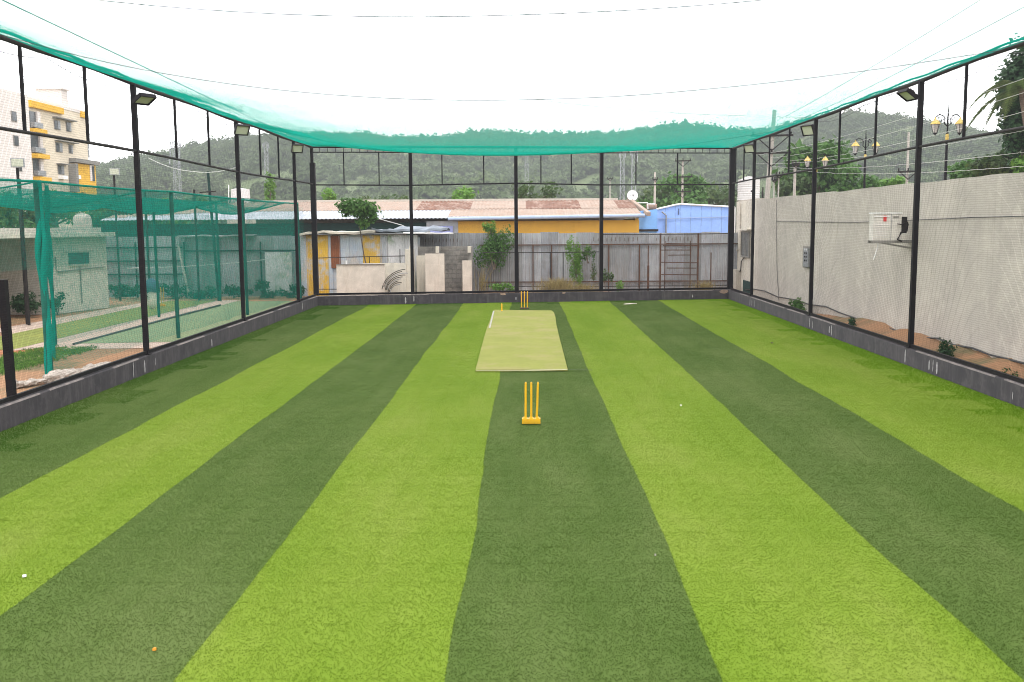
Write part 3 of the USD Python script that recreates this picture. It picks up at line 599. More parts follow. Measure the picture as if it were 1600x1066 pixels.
# ---- rusty iron gate frame
gt = Thing('iron_gate_frame', 'rusty brown iron frame with horizontal bars leaning at the fence', 'frame', (7.2, 46.9, 0))
p0, p1 = ony(1032, 375, 46.9), ony(1091, 375, 46.9)
for p in (p0, p1): part(gt, 'upright', MB().bar((p[0], 46.9, 0), (p[0], 46.9, 2.85), .075), rust)
for py, a_, b_ in ((384, 1036, 1091), (380.5, 1041, 1089), (391, 1033, 1080), (399, 1044, 1078), (410, 1033, 1090), (419, 1042, 1088), (429, 1033, 1090), (439, 1035, 1088)):
    q0, q1 = ony(a_, py, 46.85), ony(b_, py, 46.85); part(gt, 'crossbar', MB().bar(q0, q1+[0, 0, rng.uniform(-.03, .03)], .04), rust)
for px in (1039, 1079): q = ony(px, 400, 46.85); part(gt, 'inner_bar', MB().bar((q[0], 46.88, .1), (q[0], 46.88, 2.5), .04), rust)
q = ony(1013, 400, 46.85); q2 = ony(1111, 400, 46.85)
rp = Thing('iron_stake', 'thick rusty iron stake left of the iron gate frame', 'stake', (q[0], 46.85, 0)); part(rp, 'shaft', MB().bar((q[0], 46.85, 0), (q[0], 46.85, 1.35), .09).bar((q[0], 46.85, 1.35), (q[0], 46.85, 2.3), .045), rust)
rp = Thing('iron_stake', 'thin rusty iron stake right of the iron gate frame', 'stake', (q2[0], 46.85, 0)); part(rp, 'shaft', MB().bar((q2[0], 46.85, 0), (q2[0], 46.85, 1.95), .05), rust); part(rp, 'foot_plate', MB().box((q2[0], 46.85, .02), (.15, .15, .03)), rust)

# ---- patchwork tin hut at the far left corner
HY = 46.2
hut = Thing('tin_hut', 'patchwork tin hut with yellow and rust coloured sheets at the far left corner', 'hut', (-7.7, HY, 0))
bands = [(466, 480, tin_b), (480, 512, tin_y), (512, 518, tin_b), (518, 531, tin_r), (531, 548, tin_b), (548, 566, tin_b), (566, 595, tin_y), (595, 605, tin2), (605, 634, tin_w), (634, 652, tin_w)]
for i, (a_, b_, mt) in enumerate(bands):
    xa, xb = ony(a_, 400, HY)[0], ony(b_, 400, HY)[0]; top = 2.86+.02*(i % 3)
    z0 = .05 if mt is not tin_r else 1.35
    part(hut, 'tin_sheet', corr((xa-.02, HY-.015*(i % 2), 0), (1, 0, 0), xb-xa+.05, z0, top, .09, .012), mt)
part(hut, 'inner_wall', MB().box((-7.6, HY+.12, 1.4), (5.4, .06, 2.7)), tin_b)
part(hut, 'rear_wall', MB().box((-7.6, HY+2.3, 1.4), (5.4, .06, 2.7)), tin3)
part(hut, 'roof_sheet', MB().box((-7.6, HY+1.05, 2.93), (5.7, 2.7, .04)), tin3)
part(hut, 'ridge_pole', MB().tube([(-10.4, HY-.25, 2.9), (-4.6, HY-.25, 2.92)], .03, 6), rust)
def tarpm(x0, x1, y0, y1, z, amp, seed, thick=.05):
    X, Y = np.meshgrid(np.linspace(x0, x1, 26), np.linspace(y0, y1, 10), indexing='ij')
    Z = z + amp*(meshkit.fbm(np.stack([X*1.4, Y*1.4, 0*X], -1), 3, seed)-.2)
    P = np.stack([X, Y+.12*(meshkit.noise(np.stack([X*2, Y*2, 0*X], -1), seed)-.5), Z], -1); lo = P.copy(); lo[..., 2] -= thick
    return MB().grid(P).grid(lo[:, ::-1]).grid(np.stack([P[:, 0], lo[:, 0]], 1)).grid(np.stack([lo[:, -1], P[:, -1]], 1))
solo('tarpaulin', tarpm(-10.4, -6.9, HY-.35, HY+1.6, 2.95, .28, 3, .1), tarp, 'dusty cream tarpaulins rumpled on the left half of the tin hut roof', 'tarpaulin')
solo('tarpaulin', tarpm(-7.1, -3.6, HY-.1, HY+1.7, 3.02, .42, 5, .1), tarp2, 'grey tarpaulin bundled on the right half of the tin hut roof', 'tarpaulin')
solo('tarpaulin', tarpm(-5.6, -3.3, HY-.45, HY-.0, 2.93, .14, 9, .05), white_m, 'white cloth strip over the right roof edge of the tin hut', 'tarpaulin')
# iron pipe railing in front of the hut
hr = Thing('thin_railing', 'thin dark rail in front of the patchwork tin hut', 'railing', (-7.5, 45.4, 0))
zr = ony(560, 402, 45.4)[2]
part(hr, 'rail', MB().tube([ony(490, 403.5, 45.4), ony(560, 401.5, 45.4), ony(633, 400, 45.4)], .02, 6), rusty_black)
for px in (577, 625): p = ony(px, 405, 45.4); part(hr, 'upright', MB().tube([(p[0], 45.4, 0), (p[0], 45.4, zr+(.35 if px == 625 else .02))], .02, 6), rusty_black)
part(hr, 'low_rail', MB().tube([(-9.6, 45.4, .42), (-6, 45.4, .42)], .02, 6), rusty_black)
# ---- precast slabs leaning
def slab(px0, px1, py_top, Y, label, th=.08, lean=.08, mat=slabm, extra=None):
    a, b = ony(px0, py_top, Y), ony(px1, py_top, Y); z = a[2]; t = Thing('concrete_slab', label, 'slab', ((a[0]+b[0])/2, Y, 0))
    v = []
    for zz_ in (0, z):
        dy = lean*(zz_/z)
        for yy_ in (0, th): v += [(a[0], Y+dy+yy_, zz_), (b[0], Y+dy+yy_, zz_)]
    f = [[0, 1, 5, 4], [2, 6, 7, 3], [4, 5, 7, 6], [0, 4, 6, 2], [1, 3, 7, 5]]
    part(t, 'panel', MB().add(v, f), mat)
    if extra: extra(t, a, b, z)
    return t
slab(525, 600.5, 414, 44.5, 'wide cream cement slab standing in front of the tin hut', extra=lambda t, a, b, z: (part(t, 'top_lug', MB().box((a[0]+.45, 44.62, z+.09), (.06, .05, .2)), white_m), part(t, 'edge_lip', MB().box(((a[0]+b[0])/2, 44.565, z+.012), (b[0]-a[0], .05, .03)), block)))
slab(566, 634, 411.5, 44.75, 'pale pink cement slab partly behind the wide cream slab', mat=plaster_c)
# ---- roofless concrete toilet block shell
sx = [ony(x, 390, 45.0)[0] for x in (633, 645, 664, 694, 722, 736.5)]; zt = ony(690, 386, 45)[2]
sh = Thing('concrete_shell', 'roofless grey block shell with two pale door panels behind the far kerb', 'outbuilding', ((sx[0]+sx[5])/2, 45, 0))
part(sh, 'left_pier', MB().box(((sx[0]+sx[1])/2, 45.3, zt/2-.05), (sx[1]-sx[0], .8, zt-.1)), plaster_c)
zb = 0
blocks = 0
for r0 in range(11):                       # back wall laid in blocks
    n = 7; bw = (sx[5]-sx[1]-.02)/n
    for c_ in range(n+1):
        x0 = max(sx[1]+.01, sx[1]+.01+(c_-(.5 if r0 % 2 else 0))*bw); x1 = min(sx[5]-.01, sx[1]+.01+(c_+1-(.5 if r0 % 2 else 0))*bw)
        if x1-x0 < .05: continue
        h_ = zt/11
        part(sh, 'block', MB().box(((x0+x1)/2, 46.3+rng.uniform(-.006, .006), h_*(r0+.5)), (x1-x0-.012, .2, h_-.012)), block)
part(sh, 'mortar_core', MB().box(((sx[1]+sx[5])/2, 46.31, zt/2-.01), (sx[5]-sx[1]-.03, .16, zt-.03)), kerb_top)
part(sh, 'door_panel', MB().box(((sx[2]+sx[3])/2, 45.03, (zt-.3)/2), (sx[3]-sx[2], .07, zt-.3)).box(((sx[2]+sx[3])/2, 44.99, .14), (.6, .02, .12)), slabm)
part(sh, 'divider_wall', MB().box(((sx[2]+sx[3])/2+.1, 45.65, zt/2), (.14, 1.15, zt)), block)
part(sh, 'right_pier', MB().box(((sx[4]+sx[5])/2, 45.1, (zt-.62)/2), (sx[5]-sx[4], .12, zt-.62)), slabm)
part(sh, 'right_wall', MB().box((sx[5]-.08, 45.7, zt/2), (.13, 1.1, zt)), block)
part(sh, 'left_wall', MB().box((sx[1]+.28, 45.7, zt/2-.2), (sx[2]-sx[1]-.15, .1, zt-.4)), plaster_c)
for x in (sx[1]-.1, (sx[2]+sx[3])/2+.12, sx[5]-.1): part(sh, 'corner_stub', MB().box((x, 45.06, zt-.12), (.14, .1, .3)), plaster_c)
# ---- coil of black pipe
cl = Thing('pipe_coil', 'loose coil of dark plastic pipe leaning between the slabs and the block shell', 'pipe coil', (-5.9, 44.5, 0))
cc = ony(627, 458, 44.4)
for k in range(9):
    rad = .35+.085*k; a0, a1 = math.radians(88+rng.uniform(-12, 20)), math.radians(178+rng.uniform(-14, 6))
    part(cl, 'pipe_loop', MB().tube([(cc[0]+math.cos(q)*rad*1.12+.05*k-.1, 44.45-.02*k+.03*math.sin(q*3+k), max(.0, cc[2])+.02+math.sin(q)*rad*1.02) for q in np.linspace(a0, a1, 16)], .019, 6), rusty_black if k % 3 else alu)

# ------------------------------------------------------------------ long shed and blue building behind
def roof_tri(a, b, c, d, mat_n, wave=.25, amp=.02): pass
LS = Thing('long_shed', 'long low shed with pale pink rusted roof and ochre wall behind the fence', 'shed', (-4, 58, 0))
ez = 3.62; EY, RY = 54.0, 60.5; rz = 4.72
xe0, xe1 = ony(715, 340, EY)[0], ony(1000, 340, EY)[0]; xw0 = ony(150, 352, EY)[0]
# roof sheets, each a corrugated panel from eave to ridge
def roof_sheet(x0, x1, y0, z0, y1, z1, amp=.022, wave=.22):
    n = max(5, int((x1-x0)/wave*4)+1); s = np.linspace(x0, x1, n); o = amp*np.cos(s/wave*2*np.pi)
    nrm = np.array([0, -(z1-z0), y1-y0]); nrm = nrm/np.linalg.norm(nrm)
    P = np.array([np.stack([s, 0*s+y0, 0*s+z0], -1)+nrm*o[:, None], np.stack([s, 0*s+y1, 0*s+z1], -1)+nrm*o[:, None]]); lo = P-nrm*.012
    return MB().grid(P).grid(np.stack([P[0], lo[0]]))
xs = np.arange(xw0, xe1-.6, 1.05); xs = xs + (xe1+.15-1.07-xs[-1]); r5 = np.random.default_rng(31)
rustpx = {}
for i, x in enumerate(xs):
    x1 = x+1.07; xm = x+.5
    right = xm > ony(690, 340, EY)[0]
    y0, z0 = EY, (ez+.13 if right else ez+.06)
    hipf = min(1.0, (xm-xw0+1.2)/7.0)
    y1, z1 = EY+(RY-EY)*hipf, z0+(rz-z0)*hipf
    part(LS, 'roof_sheet', roof_sheet(x, x1, y0, z0, y0+(y1-y0)*.45, z0+(z1-z0)*.45), roofw if not right else roofm)
    px = 815+xm/57*1550
    rusty = (640 < px < 722) or (785 < px < 905 and r5.uniform() < .75) or (952 < px < 975)
    part(LS, 'roof_sheet', roof_sheet(x+.02, x1, y0+(y1-y0)*.44, z0+(z1-z0)*.45+.015, y1, z1+.015), roofr if rusty else roofm)
part(LS, 'ridge_parapet', MB().box(((xw0+7+xe1)/2-.3, RY+.1, rz+.02), (xe1-xw0-7-.6, .25, .22)), plaster)
part(LS, 'gable_parapet', MB().bar((xe1+.1, RY+.2, rz+.05), (xe1+.55, EY+.6, ez+.2), .2), roofm)
part(LS, 'eave_gutter', MB().tube([(ony(700, 340, EY)[0], EY-.06, ez+.02), (xe1+.25, EY-.06, ez+.12)], .10, 8), eave, smooth=True)
part(LS, 'ochre_wall', MB().box(((xe0+xe1)/2, EY+.5, 1.75), (xe1-xe0, .2, 3.5)), yel_wall)
part(LS, 'wall_pillar', MB().box((ony(901, 350, EY)[0], EY+.38, 1.75), (.2, .06, 3.5)), yel_wall)
part(LS, 'end_wall', MB().box((xe1-.1, EY+3.6, 1.8), (.2, 6.0, 3.6)), yel_wall)
part(LS, 'shade_cloth', MB().box(((xw0+ony(666, 340, EY)[0])/2, EY+.7, 1.7), (ony(666, 340, EY)[0]-xw0, .08, 3.5)), grn_shade)
part(LS, 'blue_boards', MB().box((ony(689, 355, EY)[0], EY+.35, 1.75), (ony(708, 350, EY)[0]-ony(672, 350, EY)[0], .05, 3.0)), lilac)
part(LS, 'pale_boards', MB().box((ony(690, 350, EY)[0], EY+.45, 1.75), (ony(715, 350, EY)[0]-ony(665, 350, EY)[0], .05, 3.52)), tin2)
part(LS, 'rear_wall', MB().box(((xw0+7+xe1)/2, RY+.2, 2.2), (xe1-xw0-7, .2, 4.4)), plaster)
wr = Thing('overhead_wire', 'pale wire drooping from the shed eave to the tin hut roof', 'wire', tuple(ony(590, 343, 53)))
part(wr, 'strand', MB().tube([ony(585, 340, 53.5), ony(610, 347, 50), ony(628, 352, 48), ony(640, 358, 47), ony(643, 364, 46.5)], .018, 5), cable_w)
BB = Thing('blue_building', 'light blue sheet clad building with a shallow gable behind the fence', 'building', (8.8, 57, 0))
bz = lambda x, y, Y_=56.5: ony(x, y, Y_)
def bwall(pts, Y_, mat, nm, depth=.2):
    top = [bz(x, y, Y_) for x, y in pts]; n = len(top); v = [(p[0], Y_, 0) for p in top]+[(p[0], Y_, p[2]) for p in top]+[(p[0], Y_+depth, p[2]) for p in top]
    f = [[i, i+1, n+i+1, n+i] for i in range(n-1)]+[[n+i, n+i+1, 2*n+i+1, 2*n+i] for i in range(n-1)]
    return part(BB, nm, MB().add(v, f), mat)
# cladding sheets, each its own panel
seg = [(1026, 327.5), (1040, 325), (1056, 320.5), (1064, 319.5), (1080, 320), (1096, 321), (1112, 322), (1128, 323), (1148, 324)]
for (a_, b_) in zip(seg[:-1], seg[1:]):
    i_ = seg.index((a_)); bwall([a_, (b_[0]-.35, b_[1])], 56.5+.015*(i_ % 2), blu, 'cladding_sheet')
for (a_, b_) in zip([(998, 330), (1012, 328.6)], [(1012, 328.6), (1027, 327)]): bwall([a_, b_], 55.6, blu2, 'front_sheet')
part(BB, 'cladding_seam', MB().bar(bz(1028, 342, 56.44), bz(1148, 338.5, 56.44), .03), eave)
part(BB, 'roof_edge', MB().tube([bz(x, y-.6, 56.45) for x, y in ((1026, 327.5), (1056, 320.5), (1064, 319.5), (1148, 324))], .05, 6), white_m)
part(BB, 'corner_trim', MB().bar((bz(1147.5, 330)[0], 56.43, 0), (bz(1147.5, 330)[0], 56.43, bz(1147, 324)[2]), .09), white_m)
p = bz(1041, 345, 56.3); part(BB, 'outlet_pipe', MB().tube([(p[0], 56.35, 1.5), (p[0], 56.35, p[2]+.3), (p[0]-.25, 56.3, p[2]+.5)], .05, 6), alu)
p = bz(1061, 333, 56.3); part(BB, 'clamp', MB().bar((p[0], 56.42, p[2]-.1), (p[0], 56.42, p[2]+.25), .04), rusty_black)
part(BB, 'roof_slab', MB().add([(bz(1026, 327)[0], 56.6, 3.9), (bz(1148, 324)[0], 56.6, 4.05), (bz(1148, 324)[0], 64, 4.1), (bz(1026, 327)[0], 64, 4.0)], [[0, 1, 2, 3]]), eave)
part(BB, 'side_wall', MB().box((bz(1148, 324)[0]-.05, 60, 2.0), (.1, 7, 4.0)), blu)
part(BB, 'dark_base', MB().box((bz(1013, 350, 55.5)[0], 55.5, ony(1013, 360, 55.5)[2]), (1.1, .1, .12)), rusty_black)
# satellite dish on the shed roof corner
c_ = ony(988, 306, 60.0); sd = Thing('satellite_dish', 'round white satellite dish above the right end of the shed roof', 'satellite dish', tuple(c_))
prof = [(r, .10*(r/.31)**2) for r in np.linspace(0.0, .31, 8)]
v, f = MB().lathe(prof, 24).lathe([(.31, .10), (.32, .105), (.32, .085), (.0, -.02)], 24).arrays(); R = np.array([[1, 0, 0], [0, .25, -.97], [0, .97, .25]])
part(sd, 'reflector', MB().add(v @ R.T + c_, f), white_m, smooth=50)
part(sd, 'feed_arm', MB().tube([c_+[0, -.02, -.28], c_+[.0, -.45, -.12], c_+[0, -.48, .0]], .014, 6).box(c_+[0, -.48, .02], (.06, .09, .06)), rusty_black)
part(sd, 'mast', MB().tube([c_+[0, .12, -.05], c_+[0, .12, -.95]], .03, 6), alu)
for k, dx in enumerate(np.linspace(-.11, .11, 6)): part(sd, 'lettering', MB().box(c_+[dx, -.045, .035+.012*(k % 2)], (.026, .006, .035+.02*((k+1) % 2))), rusty_black)
m_ = Thing('pipe_bracket', 'white pipe bracket beside the satellite dish', 'pipe', tuple(ony(1012, 325, 59.5)))
part(m_, 'pipe', MB().tube([ony(989, 317, 59.8), ony(1012, 317, 59.5), ony(1012.2, 327, 59.5)], .035, 6), white_m)
m_ = Thing('red_tank', 'small red and white object on the roof behind the blue wall', 'tank', tuple(ony(1016, 324, 60)))
p = ony(1018, 323, 60); part(m_, 'body', MB().mesh(trimesh.creation.cylinder(.16, .62, sections=14, transform=trimesh.transformations.translation_matrix(p) @ trimesh.transformations.rotation_matrix(1.57, [0, 1, 0]))), brickish); part(m_, 'lid', MB().box(p+[0, 0, .16], (.4, .2, .06)), white_m)

# ------------------------------------------------------------------ right boundary wall
WX = 10.2; wt = lambda y: 4.335 + .0005*(35-y)
rw = Thing('boundary_wall', 'tall grey plastered boundary wall running along the right side', 'wall', (WX, 25, 0))
n = 90; ys = np.linspace(5, 44.3, n); jag = .07*(meshkit.fbm(np.stack([ys/1.1, 0*ys, 0*ys], -1), 4, 12)-.5)
def wallmesh(ys, jag, x):
    P = []
    for z in np.linspace(-.05, 1, 8): P.append(np.stack([x+.015*(meshkit.noise(np.stack([ys/2, 0*ys+z*3, 0*ys], -1), 3)-.5), ys, z*(4.33+jag) if z > 0 else 0*ys+z], -1))
    top = P[-1]+[.22, 0, 0]; bk = top.copy(); bk[:, 2] = 0
    return MB().grid(np.array(P+[top, bk]))
part(rw, 'plaster_face', wallmesh(ys, jag, WX), plaster, smooth=30)
cyl = Thing('end_house', 'narrow cream plastered house end at the far end of the grey wall', 'house', (WX, 47, 0))
ey0, ey1 = 44.3, onx(1149.5, 400, WX)[1]
part(cyl, 'wall', MB().box((WX+.1+.02, (ey0+ey1)/2, 2.16), (.24, ey1-ey0, 4.32)).box((WX+1.6, ey1-.1, 2.16), (3, .2, 4.32)), plaster_c)
part(cyl, 'roof', MB().box((WX+1.7, (ey0+ey1)/2, 4.35), (3.3, ey1-ey0+.1, .08)), plaster)
wy0, wy1 = onx(1172.5, 380, WX)[1], onx(1160, 380, WX)[1]; wz0, wz1 = onx(1165, 401, WX)[2], onx(1165, 363, WX)[2]
w_ = part(cyl, 'window', MB().box((WX-.01, (wy0+wy1)/2, (wz0+wz1)/2), (.03, wy1-wy0, wz1-wz0)), bldg_g)
part(w_, 'frame', MB().box((WX-.04, (wy0+wy1)/2, wz1), (.06, wy1-wy0+.1, .07)).box((WX-.04, (wy0+wy1)/2, wz0), (.06, wy1-wy0+.1, .07)).box((WX-.04, wy0, (wz0+wz1)/2), (.06, .07, wz1-wz0)).box((WX-.04, wy1, (wz0+wz1)/2), (.06, .07, wz1-wz0)), bldg_g)
for k in range(1, 6): part(w_, 'grille_bar', MB().tube([(WX-.05, wy0+(wy1-wy0)*k/6, wz0), (WX-.05, wy0+(wy1-wy0)*k/6, wz1)], .016, 5), alu)
part(cyl, 'window_ledge', MB().box((WX-.1, (wy0+wy1)/2, wz1+.12), (.2, wy1-wy0+.3, .06)), plaster_c)
part(cyl, 'drain_pipe', MB().tube([onx(1157, 318, WX-.05), onx(1156, 390, WX-.05), onx(1151, 391, WX-.05)], .03, 6), tarp)
part(cyl, 'drain_pipe', MB().tube([onx(1163, 402, WX-.06), onx(1158.5, 408, WX-.06), onx(1157, 424, WX-.06), onx(1152.5, 425, WX-.06)], .025, 6), rusty_black)
part(cyl, 'green_base', MB().box((WX-.03, (onx(1176, 450, WX)[1]+onx(1162, 450, WX)[1])/2, .3), (.02, abs(onx(1176, 450, WX)[1]-onx(1162, 450, WX)[1]), .75)), grn_shade)
part(cyl, 'buttress', MB().box((WX-.12, ey1-.6, .55), (.22, 1.3, 1.1)), plaster_c)
# white ribbed tank on its roof
tk = ony(1167, 316, 48); p0, p1 = ony(1152.5, 300, 48.2)[0], ony(1187, 300, 48.2)[0]; zt0, zt1 = 4.40, ony(1165, 281, 48.2)[2]
tn = Thing('water_tank', 'white ribbed water tank on the cream house end', 'water tank', ((p0+p1)/2, 48.2, zt0))
hw = (p1-p0)/2; prof = [(0, zt0), (hw, zt0)]
for k in range(9): z = zt0+(zt1-zt0)*k/9; prof += [(hw, z+.02), (hw*.965, z+.06), (hw, z+.11)]
prof += [(hw*.94, zt1), (hw*.5, zt1+.06), (0, zt1+.07)]
part(tn, 'body', MB().lathe(prof, 20, ((p0+p1)/2, 48.2, 0)), white_pl, smooth=40)
part(tn, 'lid', MB().lathe([(.22, zt1+.03), (.22, zt1+.13), (.0, zt1+.16)], 12, ((p0+p1)/2, 48.2, 0)), white_pl)
part(tn, 'outlet', MB().tube([(p0+.5, 47.4, 4.8), (p0+.52, 47.2, 4.8)], .05, 8).tube([(p1+.1, 48, 4.35), (p1+.1, 48, 5.0)], .035, 6), rusty_black)
# earth banked against the foot of the wall
by_ = np.linspace(6, 36, 70); fade = np.clip((36-by_)/6, 0, 1)*.32 + .06; nz_ = meshkit.fbm(np.stack([by_/.8, 0*by_, 0*by_], -1), 4, 6)
rows_ = [np.stack([0*by_+x, by_, fade*h*(.7+.6*nz_)-.02*(1-h)], -1) for x, h in ((9.07, .55), (9.4, .62), (9.8, .85), (WX+.01, 1.15))]
solo('earth_bank', MB().grid(np.array(rows_)), soil, kind='structure', smooth=True)
# meter box in a recess
m0, m1 = onx(1255.5, 400, WX)[1], onx(1268, 400, WX)[1]; mz0, mz1 = onx(1262, 419, WX)[2], onx(1262, 385, WX)[2]
mb_ = Thing('meter_box', 'grey electric meter box let into the plastered wall', 'meter box', (WX, (m0+m1)/2, mz0))
part(mb_, 'recess_frame', MB().box((WX-.012, (m0+m1)/2, (mz0+mz1)/2), (.03, abs(m1-m0), mz1-mz0)), block)
ym = (m0*.35+m1*.65); part(mb_, 'case', MB().box((WX-.06, ym, (mz0+mz1)/2-.01), (.10, abs(m1-m0)*.58, (mz1-mz0)*.84)), alu)
for k in range(4):
    for j in (-1, 1): part(mb_, 'switch', MB().box((WX-.117, ym+j*.1, mz0+.28+k*.13), (.02, .07, .06)), rusty_black if k < 3 else white_m)
# air conditioner outdoor unit: broad side towards the camera, standing off the wall on a bracket
AYY = 26.35; ac_m = M('dusty_beige_casing', (.62, .58, .53), (.54, .51, .46), 3, .6, streak=((.40, .37, .33), .4))
a0, a1 = ony(1365, 334, AYY), ony(1407.5, 376, AYY); az0, az1 = a1[2], a0[2]; ax0, ax1 = a0[0], a1[0]; axm = (ax0+ax1)/2; aw = ax1-ax0
ac = Thing('air_conditioner', 'white air conditioner outdoor unit on a bracket high on the plastered wall', 'air conditioner', (axm, AYY, az0))
part(ac, 'case', MB().box((axm, AYY+.15, (az0+az1)/2), (aw, .30, az1-az0)), ac_m)
part(ac, 'lid', MB().box((axm, AYY+.15, az1+.012), (aw+.03, .34, .03)), white_m)
part(ac, 'front_rim', MB().box((axm-aw*.2, AYY-.008, az1-.075), (aw*.55, .014, .02)), white_m)
part(ac, 'handle', MB().box((axm+aw*.3, AYY-.01, az1-.09), (aw*.2, .016, .04)), bldg_g)
part(ac, 'sticker', MB().box((axm-aw*.09, AYY-.006, az1-.13), (.085, .008, .15)), red_m)
part(ac, 'panel_seam', MB().box((axm+aw*.14, AYY-.003, (az0+az1)/2), (.012, .008, (az1-az0)*.96)), alu)
for k in range(7): part(ac, 'louvre', MB().box((axm-aw*.2, AYY-.004, az0+.08+k*.055), (aw*.5, .008, .008)), white_m)
part(ac, 'service_cover', MB().box((ax1+.07, AYY+.12, az1-.30), (.16, .22, .42)), rusty_black)
part(ac, 'pipe_loop', MB().tube([(ax1-.12, AYY-.03, az1-.27), (ax1-.02, AYY-.05, az1-.29), (ax1+.08, AYY-.02, az1-.24)], .014, 6).tube([(ax1+.12, AYY+.05, az1-.15), (ax1+.19, AYY+.05, az1-.3), (ax1+.16, AYY+.02, az1-.45), (ax1-.02, AYY-.04, az0+.2), (ax1-.1, AYY-.04, az0+.03), (ax1+.02, AYY+.0, az0-.02)], .026, 6), rusty_black)
for dy in (.02, .27): part(ac, 'bracket', MB().box(((ax0-.03+WX)/2, AYY+dy, az0-.03), (WX-ax0+.03, .05, .075)).bar((ax0+.25, AYY+dy, az0-.05), (WX-.01, AYY+dy, az0-.20), .035), bldg_g)
part(ac, 'drain_hose', MB().tube([(axm-aw*.25, AYY+.1, az0-.02), (axm-aw*.3, AYY+.06, az0-.2), (axm-aw*.42, AYY+.06, az0-.5)], .011, 6), white_m)
# cables on the wall
cab = Thing('wall_cable', 'dark cable drooping along the foot of the plastered wall', 'cable', (WX-.05, 25, .5))
cp = [(1165, 455), (1178, 454), (1195, 457), (1215, 466), (1240, 470), (1265, 478), (1290, 481), (1310, 490), (1330, 497), (1360, 508), (1375, 510), (1395, 517), (1425, 526), (1445, 530), (1465, 530.5), (1490, 541), (1520, 546), (1545, 556), (1570, 562), (1600, 570), (1680, 598)]
part(cab, 'strand', MB().tube([onx(x, y-2, WX-.06) for x, y in cp], .022, 6), cable_m)
cab = Thing('wall_cable', 'thin straight wire stretched across the upper plastered wall', 'cable', (WX-.05, 30, 3))
part(cab, 'strand', MB().tube([onx(x, y, WX-.04) for x, y in ((1213, 346), (1270, 347), (1340, 347.5), (1430, 344), (1520, 340), (1640, 337))], .010, 5).tube([onx(x, y, WX-.04) for x, y in ((1213, 313), (1213.5, 346), (1214, 420), (1217, 470))], .010, 5), cable_m)
def grass_tuft(label, c, n, h, spread, mat, cat='weeds', seed=1, name='weed_clump', leaf=None):
    r = np.random.default_rng(seed); m = MB()
    for k in range(n):
        a = r.uniform(0, 6.283); rad = abs(r.normal())*spread; b_ = np.array([c[0]+math.cos(a)*rad, c[1]+math.sin(a)*rad*.5, c[2]]); hh = h*r.uniform(.5, 1.1); ln = r.normal(size=2)*.35
        q = np.array([[0, 0, 0], [ln[0]*hh*.4, ln[1]*hh*.4, hh*.6], [ln[0]*hh, ln[1]*hh, hh]])+b_; w = np.array([.012, .010, .001])*(1 if leaf is None else leaf); d = np.array([math.cos(a+1.3), math.sin(a+1.3), 0])
        P_ = np.stack([q-d*w[:, None], q+d*w[:, None]], 1); m.grid(P_)
    return solo(name, m, mat, label, cat)
def bushlet(label, c, R, n, size, mat, seed, name='shrub', cat='shrub', stems=3, flat=.9, hang=0.0, lobes=5, trunk_mat=None, squash=(1, 1, 1)):
    r = np.random.default_rng(seed); c = np.array(c, float); t = Thing(name, label, cat, (c[0], c[1], max(0, c[2]-R*1.2)))
    cs = c + r.normal(size=(lobes, 3))*R*.45*np.array(squash); rs = R*r.uniform(.4, .7, lobes)
    part(t, 'foliage', leaf_cloud(cs, np.outer(rs, squash), n, size, seed, flat, hang), mat)
    m = MB()
    for k in range(stems):
        e_ = cs[k % lobes]; b_ = np.array([c[0]+r.normal()*.08*R, c[1]+r.normal()*.08*R, t.loc[2]]); m.tube([b_, (b_+e_)/2+r.normal(size=3)*.06*R, e_], [.05*R, .035*R, .01*R], 5)
    part(t, 'stem', m, trunk_mat or bark); return t
p = onx(1237, 482, 9.6); bushlet('low dark weeds at the wall foot behind the second right post', (9.65, onx(1247, 478, 9.65)[1], .42), .42, 600, .05, lf_mid, 5, squash=(.5, 1.6, .8))
bushlet('small green weed at the wall foot left of the near right post', (9.65, onx(1333, 510, 9.65)[1], .36), .22, 260, .04, lf_dark, 6, squash=(.6, 1.5, .6))
bushlet('green leafy weed at the wall foot right of the near right post', (9.6, onx(1479, 546, 9.6)[1], .45), .26, 420, .04, lf_dark, 7, squash=(.6, 1.2, 1.1))
bushlet('small pale weed at the wall foot at the right picture edge', (9.6, onx(1580, 590, 9.6)[1], .3), .18, 120, .03, lf_olive, 8)

# ------------------------------------------------------------------ plants behind the far end
def small_tree(name, label, base, top, crown, R, n, size, mat, seed, trunk_r=.06, group=None, flat=.9, lobes=8, cat='tree', bend=.2):
    r = np.random.default_rng(seed); base, crown = np.array(base, float), np.array(crown, float)
    t = Thing(name, label, cat, tuple(base), 0, group); R = np.array(R, float)*np.ones(3)
    cs = crown + r.uniform(-1, 1, (lobes, 3))*R*.62; rs = np.outer(r.uniform(.28, .5, lobes), R)
    part(t, 'crown', leaf_cloud(cs, rs, n, size, seed, flat), mat)
    m = MB(); mid = (base+crown)/2 + [bend*R[0]*r.normal()*.5, 0, 0]; hub = crown-[0, 0, R[2]*.5]
    m.tube([base, mid, hub], [trunk_r, trunk_r*.8, trunk_r*.6], 8)
    for k in range(min(lobes, 7)): m.tube([hub, (hub+cs[k])/2+r.normal(size=3)*.08*R, cs[k]], [trunk_r*.5, trunk_r*.3, trunk_r*.08], 5)
    part(t, 'trunk', m, bark, smooth=True); return t
c1 = ony(566, 333, 47.0)
small_tree('young_tree', 'young bright green tree rising above the tin hut roof', (ony(572, 400, 45.6)[0]+.3, 45.7, 0), None, (c1[0], 45.9, c1[2]+.05), (.98, .7, .78), 2300, .085, lf_mid, 3, .035, lobes=11)
c1 = ony(769, 385, 47.3)
